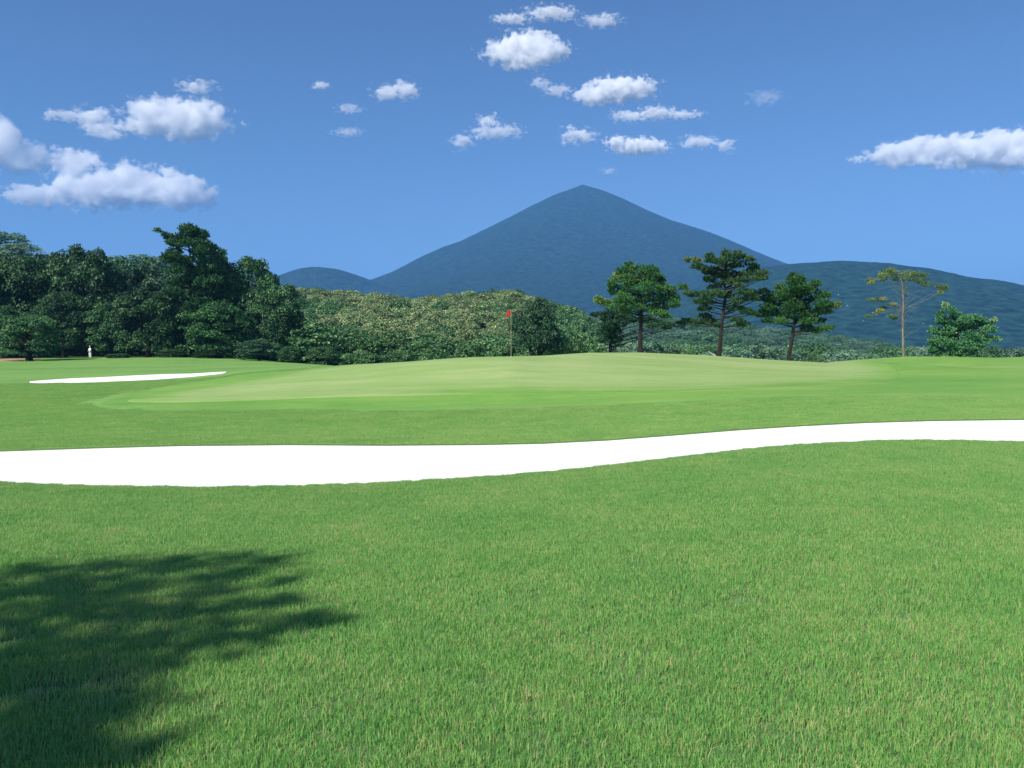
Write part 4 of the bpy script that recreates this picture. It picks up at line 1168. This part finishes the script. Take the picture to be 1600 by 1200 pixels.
def grass_patch(name, size, n, hgt, wid, seed, mat, dry=0.05, lean=0.5):
    r = np.random.default_rng(seed)
    # clumped roots
    x = r.uniform(-size / 2, size / 2, n); y = r.uniform(-size / 2, size / 2, n)
    h = r.uniform(hgt[0], hgt[1], n) * (0.75 + 0.25 * r.random(n))
    a = r.uniform(0, 2 * np.pi, n); ln = np.abs(r.normal(0.15, lean, n)).clip(0, 1.2)
    dx, dy = np.cos(a) * ln, np.sin(a) * ln
    fa = r.uniform(0, 2 * np.pi, n)
    wx, wy = np.cos(fa), np.sin(fa)
    w = r.uniform(wid[0], wid[1], n)
    base = np.stack([x, y, np.full(n, -0.01)], 1)
    m1 = base + np.stack([dx * h * 0.35, dy * h * 0.35, h * 0.55 + 0.01], 1)
    tip = base + np.stack([dx * h, dy * h, h * (1 - 0.25 * ln) + 0.01], 1)
    W = np.stack([wx, wy, np.zeros(n)], 1) * w[:, None]
    V = np.stack([base - W * 0.5, base + W * 0.5, m1 + W * 0.42, m1 - W * 0.42, tip, tip + W * 0.05], 1).reshape(-1, 3)
    i = np.arange(n) * 6
    F = np.concatenate([np.stack([i, i + 1, i + 2, i + 3], 1), np.stack([i + 3, i + 2, i + 5, i + 4], 1)])
    t = np.clip(r.normal(0.42, 0.24, n), 0, 0.85)
    t[r.random(n) < dry] = r.uniform(0.88, 1.0)
    return np_mesh(name, V, F, mat, attrs={'tint': np.repeat(t, 6)})

A_ = [grass_patch('blades', 0.56, 2000, (0.030, 0.060), (0.0022, 0.0042), 300 + i, M_grass, dry=0.075) for i in range(6)]
B_ = [grass_patch('blades', 0.16, 260, (0.025, 0.045), (0.0024, 0.0042), 320 + i, M_grass, dry=0.075) for i in range(3)]
C_ = [grass_patch('blades', 1.2, 3600, (0.022, 0.040), (0.005, 0.009), 340 + i, M_grass_mid, dry=0.04, lean=0.35) for i in range(5)]
D_ = [grass_patch('blades', 0.3, 420, (0.02, 0.04), (0.004, 0.007), 350 + i, M_grass_mid, dry=0.05, lean=0.4) for i in range(3)]

sN, yN = LN[1][0], LN[1][1]; sF, yF = LN[2][0], LN[2][1]
def near_edge(x, y): return y - fan_interp_n(x)
# bunker edges as functions of X
eX = tt * (yn + APEX); fX = tt * (yf + APEX)
def edge_n(x): return np.interp(x, eX, yn)
def edge_f(x): return np.interp(x, fX, yf)

def tilt(x, y, z_rot):
    e = 0.25
    gx = (height(x + e, y) - height(x - e, y)) / (2 * e); gy = (height(x, y + e) - height(x, y - e)) / (2 * e)
    out = []
    for a, b, c in zip(gx, gy, z_rot):
        nrm = Vector((-a, -b, 1)).normalized()
        q = Vector((0, 0, 1)).rotation_difference(nrm) @ Euler((0, 0, c)).to_quaternion()
        out.append(q.to_euler()[:])
    return np.array(out)

def scatter(name, x, y, sources, r, smin=0.85, smax=1.2):
    z = height(x, y)
    rot = tilt(x, y, r.uniform(0, 6.28, len(x)))
    s = r.uniform(smin, smax, len(x))
    return instancer(name, np.stack([x, y, z], 1), rot, np.stack([np.ones_like(s), np.ones_like(s), s], 1), r.integers(0, len(sources), len(x)), sources)

def jgrid(x0, x1, y0, y1, st, r, j=0.35):
    X, Y = np.meshgrid(np.arange(x0, x1, st), np.arange(y0, y1, st))
    X = X + r.uniform(-j, j, X.shape) * st; Y = Y + r.uniform(-j, j, Y.shape) * st
    return X.ravel(), Y.ravel()

r_ = np.random.default_rng(12)
x, y = jgrid(-20, 21, -4.5, 17.0, 0.36, r_)
vis = np.abs(x) < 0.72 * np.maximum(y, 0) + 8.5
k = vis & (y < edge_n(x) - 0.42)
lawn = scatter('lawn_grass', x[k], y[k], A_, r_)
tag(lawn, 'short lawn grass in the foreground before the long bunker', 'grass')
x2, y2 = jgrid(-20, 21, 9.5, 17.0, 0.10, r_)
d = edge_n(x2) - y2
k = (np.abs(x2) < 0.72 * y2 + 8) & (d < 0.55) & (d > 0.06)
edge = scatter('edge_grass', x2[k], y2[k], B_, r_, 0.8, 1.3)
tag(edge, 'ragged grass fringe along the near edge of the long bunker', 'grass')
x3, y3 = jgrid(-52, 56, 15, 58, 0.85, r_)
df = y3 - edge_f(x3)
k = (np.abs(x3) < 0.70 * y3 + 9) & (df > 0.75) & ~in_poly(x3, y3, fringe_poly * np.array([1, 1])) & (y3 < 54)
k &= ~in_poly(x3 + 0.6, y3, fringe_poly) & ~in_poly(x3 - 0.6, y3, fringe_poly) & ~in_poly(x3, y3 + 0.6, fringe_poly)
rough = scatter('rough_grass', x3[k], y3[k], C_, r_, 0.8, 1.2)
tag(rough, 'mown rough grass between the long bunker and the putting green', 'grass')
x4, y4 = jgrid(-24, 25, 13.5, 23, 0.2, r_)
df = y4 - edge_f(x4)
k = (np.abs(x4) < 0.72 * y4 + 8) & (df > 0.13) & (df < 1.2)
edge2 = scatter('edge_grass', x4[k], y4[k], D_, r_, 0.8, 1.3)
tag(edge2, 'ragged grass fringe along the far edge of the long bunker', 'grass')

# ------------------------------------------------------------------ haze
def box_mesh(name, lo, hi, mat):
    V = [(x, y, z) for x in (lo[0], hi[0]) for y in (lo[1], hi[1]) for z in (lo[2], hi[2])]
    F = [(0, 1, 3, 2), (4, 6, 7, 5), (0, 4, 5, 1), (2, 3, 7, 6), (0, 2, 6, 4), (1, 5, 7, 3)]
    me = bpy.data.meshes.new(name); me.from_pydata(V, [], F); me.materials.append(mat)
    return me
HAZE = 1.2e-4
m, n, l = mat_new('haze')
out = n.new('ShaderNodeOutputMaterial'); pv = n.new('ShaderNodeVolumePrincipled')
pv.inputs['Color'].default_value = (0.19, 0.49, 1.0, 1)
pv.inputs['Density'].default_value = HAZE
pv.inputs['Anisotropy'].default_value = 0.0
l.new(pv.outputs[0], out.inputs['Volume'])
hz = obj('haze', box_mesh('haze', (-13500, -200, -65), (13500, 12100, 1045), m))
hz['kind'] = 'stuff'

# ------------------------------------------------------------------ clouds: bodies of vapour far above the haze
CLOUD_Z = 2300.0
def cloud_material(name, ells, lo, hi, dens, wisp, seed):
    """density of a union of soft ellipsoids eaten by noise; object coordinates in metres"""
    m, n, l = mat_new(name)
    out = n.new('ShaderNodeOutputMaterial')
    vs = n.new('ShaderNodeVolumePrincipled')
    vs.inputs['Color'].default_value = (1, 1, 1, 1)
    vs.inputs['Anisotropy'].default_value = -0.3
    tc = n.new('ShaderNodeTexCoord')
    size = max(e[4] for e in ells)
    small = dens * size < 3.0
    if small: size *= 1.35
    warp = n.new('ShaderNodeTexNoise'); warp.inputs['Scale'].default_value = 1.6 / size; warp.inputs['Detail'].default_value = 2
    mpw = n.new('ShaderNodeMapping'); mpw.inputs['Location'].default_value = (seed * 713.0, seed * 311.0, seed * 97.0)
    mpw.inputs['Scale'].default_value = (0.6, 0.6, 1.0) if small else (0.85, 0.85, 1.0)
    l.new(tc.outputs['Object'], mpw.inputs[0]); l.new(mpw.outputs[0], warp.inputs['Vector'])
    nz = n.new('ShaderNodeTexNoise'); nz.inputs['Scale'].default_value = 2.4 / size; nz.inputs['Detail'].default_value = 7; nz.inputs['Roughness'].default_value = 0.66
    l.new(mpw.outputs[0], nz.inputs['Vector'])
    last = None
    for (cx, cy, cz, rx, rz, ry) in ells:
        sub = n.new('ShaderNodeVectorMath'); sub.operation = 'SUBTRACT'; sub.inputs[1].default_value = (cx, cy, cz)
        l.new(tc.outputs['Object'], sub.inputs[0])
        mu = n.new('ShaderNodeVectorMath'); mu.operation = 'MULTIPLY'; mu.inputs[1].default_value = (1 / rx, 1 / ry, 1 / rz)
        l.new(sub.outputs[0], mu.inputs[0])
        le = n.new('ShaderNodeVectorMath'); le.operation = 'LENGTH'
        l.new(mu.outputs[0], le.inputs[0])
        if last is None: last = le.outputs['Value']
        else:
            sm = n.new('ShaderNodeMath'); sm.operation = 'SMOOTH_MIN'; sm.inputs[2].default_value = 0.35
            l.new(last, sm.inputs[0]); l.new(le.outputs['Value'], sm.inputs[1]); last = sm.outputs[0]
    # f = 1 - dist + (noise - .5) * k
    a = n.new('ShaderNodeMath'); a.operation = 'MULTIPLY_ADD'; a.inputs[1].default_value = wisp; a.inputs[2].default_value = -0.5 * wisp + (0.78 if small else 0.90)
    l.new(nz.outputs['Fac'], a.inputs[0])
    a2 = n.new('ShaderNodeMath'); a2.operation = 'MULTIPLY_ADD'; a2.inputs[1].default_value = 1.5; a2.inputs[2].default_value = -0.75
    l.new(warp.outputs['Fac'], a2.inputs[0])
    a3 = n.new('ShaderNodeMath'); a3.operation = 'ADD'; l.new(a.outputs[0], a3.inputs[0]); l.new(a2.outputs[0], a3.inputs[1])
    b = n.new('ShaderNodeMath'); b.operation = 'SUBTRACT'; l.new(a3.outputs[0], b.inputs[0]); l.new(last, b.inputs[1])
    r = n.new('ShaderNodeMapRange'); r.inputs[1].default_value = 0.0; r.inputs[2].default_value = 0.25; r.inputs[3].default_value = 0.0; r.inputs[4].default_value = dens
    l.new(b.outputs[0], r.inputs[0]); l.new(r.outputs[0], vs.inputs['Density'])
    l.new(vs.outputs[0], out.inputs['Volume'])
    return m

CLOUDS = [
    # name, label, density factor, wisp, ellipses (px, py, rx, ry)
    ('largest low cloud at the left with a tufted upper left corner', 1.0, 1.5, [(60, 305, 55, 16), (120, 255, 34, 22), (140, 295, 60, 30), (205, 293, 70, 30), (270, 300, 55, 28), (300, 308, 36, 18)]),
    ('white cloud cut by the left edge of the picture', 1.0, 1.4, [(-30, 235, 60, 42), (10, 215, 26, 26), (40, 248, 42, 22)]),
    ('plump oval cloud above the largest low cloud at the left', 1.0, 1.4, [(240, 182, 44, 28), (290, 185, 62, 30), (320, 190, 36, 22), (300, 208, 30, 14)]),
    ('ragged cloud touching the left side of the plump oval cloud', 0.6, 2.0, [(100, 180, 34, 8), (140, 183, 36, 18), (170, 203, 38, 16)]),
    ('small wisp above the plump oval cloud', 0.35, 2.2, [(307, 136, 30, 12)]),
    ('large cloud near the top middle', 0.85, 1.6, [(800, 82, 42, 18), (825, 72, 44, 22), (855, 80, 32, 18), (815, 98, 36, 12)]),
    ('long thin streak of cloud at the top middle', 0.4, 2.2, [(800, 29, 34, 7), (860, 21, 40, 9), (885, 22, 20, 6)]),
    ('small streaky cloud right of the long thin streak', 0.35, 2.3, [(940, 33, 32, 10)]),
    ('small round cloud left of the middle', 0.55, 2.0, [(608, 146, 30, 12), (630, 142, 28, 16)]),
    ('tiny slanting cloud high at the left of the middle', 0.4, 1.6, [(502, 134, 15, 8)]),
    ('tiny wisp below the tiny slanting cloud', 0.25, 2.2, [(545, 170, 22, 9)]),
    ('faint flat wisp left of the middle, lowest of the small ones there', 0.18, 2.2, [(543, 206, 26, 7)]),
    ('straggling wisp above the left slope of the mountain', 0.38, 2.3, [(762, 190, 18, 12), (775, 206, 42, 11), (722, 222, 17, 12)]),
    ('curved wisp left of the bright cloud above the mountain', 0.28, 2.3, [(845, 130, 18, 10), (870, 142, 26, 9)]),
    ('bright smooth cloud high above the mountain', 0.85, 1.5, [(930, 150, 32, 14), (965, 142, 44, 18), (995, 136, 30, 14)]),
    ('bright ragged streak below the bright smooth cloud', 0.45, 2.3, [(985, 182, 30, 9), (1025, 177, 32, 10), (1065, 180, 30, 6)]),
    ('left one of the low clouds in a row above the summit', 0.5, 2.1, [(903, 212, 32, 14)]),
    ('flat-based cloud in the middle of the low row above the summit', 0.65, 2.0, [(965, 222, 18, 8), (1000, 229, 38, 11)]),
    ('right one of the low clouds in a row above the summit', 0.4, 2.1, [(1092, 222, 32, 10), (1133, 228, 15, 12)]),
    ('faint wisp directly above the summit', 0.2, 2.0, [(951, 267, 13, 6)]),
    ('long thick cloud at the right edge of the picture', 1.0, 1.5, [(1400, 243, 48, 16), (1450, 238, 55, 22), (1510, 236, 60, 24), (1580, 235, 70, 30), (1660, 238, 60, 26)]),
    ('small scrap of cloud left of the long thick cloud', 0.3, 2.0, [(1342, 249, 18, 6)]),
    ('faint smudge of cloud high at the right', 0.12, 2.2, [(1195, 152, 30, 12)]),
]
for i, (lab, df_, wisp, es) in enumerate(CLOUDS):
    pyb = max(e[1] + 0.4 * e[3] for e in es)
    Yc = CLOUD_Z / ((540 - pyb) / FOC)
    Yc = max(Yc, 5200)
    cpx = sum(e[0] for e in es) / len(es); cpy = sum(e[1] for e in es) / len(es)
    c = at(cpx, cpy, Yc)
    ells = []
    kk = 1.08 if df_ > 0.6 else 0.92
    for px, py, rx, ry in es:
        q = at(px, py, Yc)
        sx_, sz_ = rx * Yc / FOC, ry * Yc / FOC
        ells.append((q.x - c.x, random.uniform(-0.3, 0.3) * sz_, q.z - c.z, sx_ * kk, sz_ * kk, max(sz_ * 1.1, sx_ * 0.5)))
    g = 1.45
    lo = [min(e[0] - g * e[3] for e in ells), min(e[1] - g * e[5] for e in ells), min(e[2] - g * e[4] for e in ells)]
    hi = [max(e[0] + g * e[3] for e in ells), max(e[1] + g * e[5] for e in ells), max(e[2] + g * e[4] for e in ells)]
    size = max(e[4] for e in ells)
    mat = cloud_material('cloud_vapour', ells, lo, hi, (3.6 if df_ > 0.6 else 4.2 * df_ ** 1.45) / size, wisp * (1.7 if df_ > 0.6 else 2.1), i + 1)
    mat.cycles.volume_step_rate = 0.3
    o = obj('cloud', box_mesh('cloud', lo, hi, mat))
    o.location = c
    tag(o, lab, 'cloud', 'clouds in the sky', 'thing' if False else None)
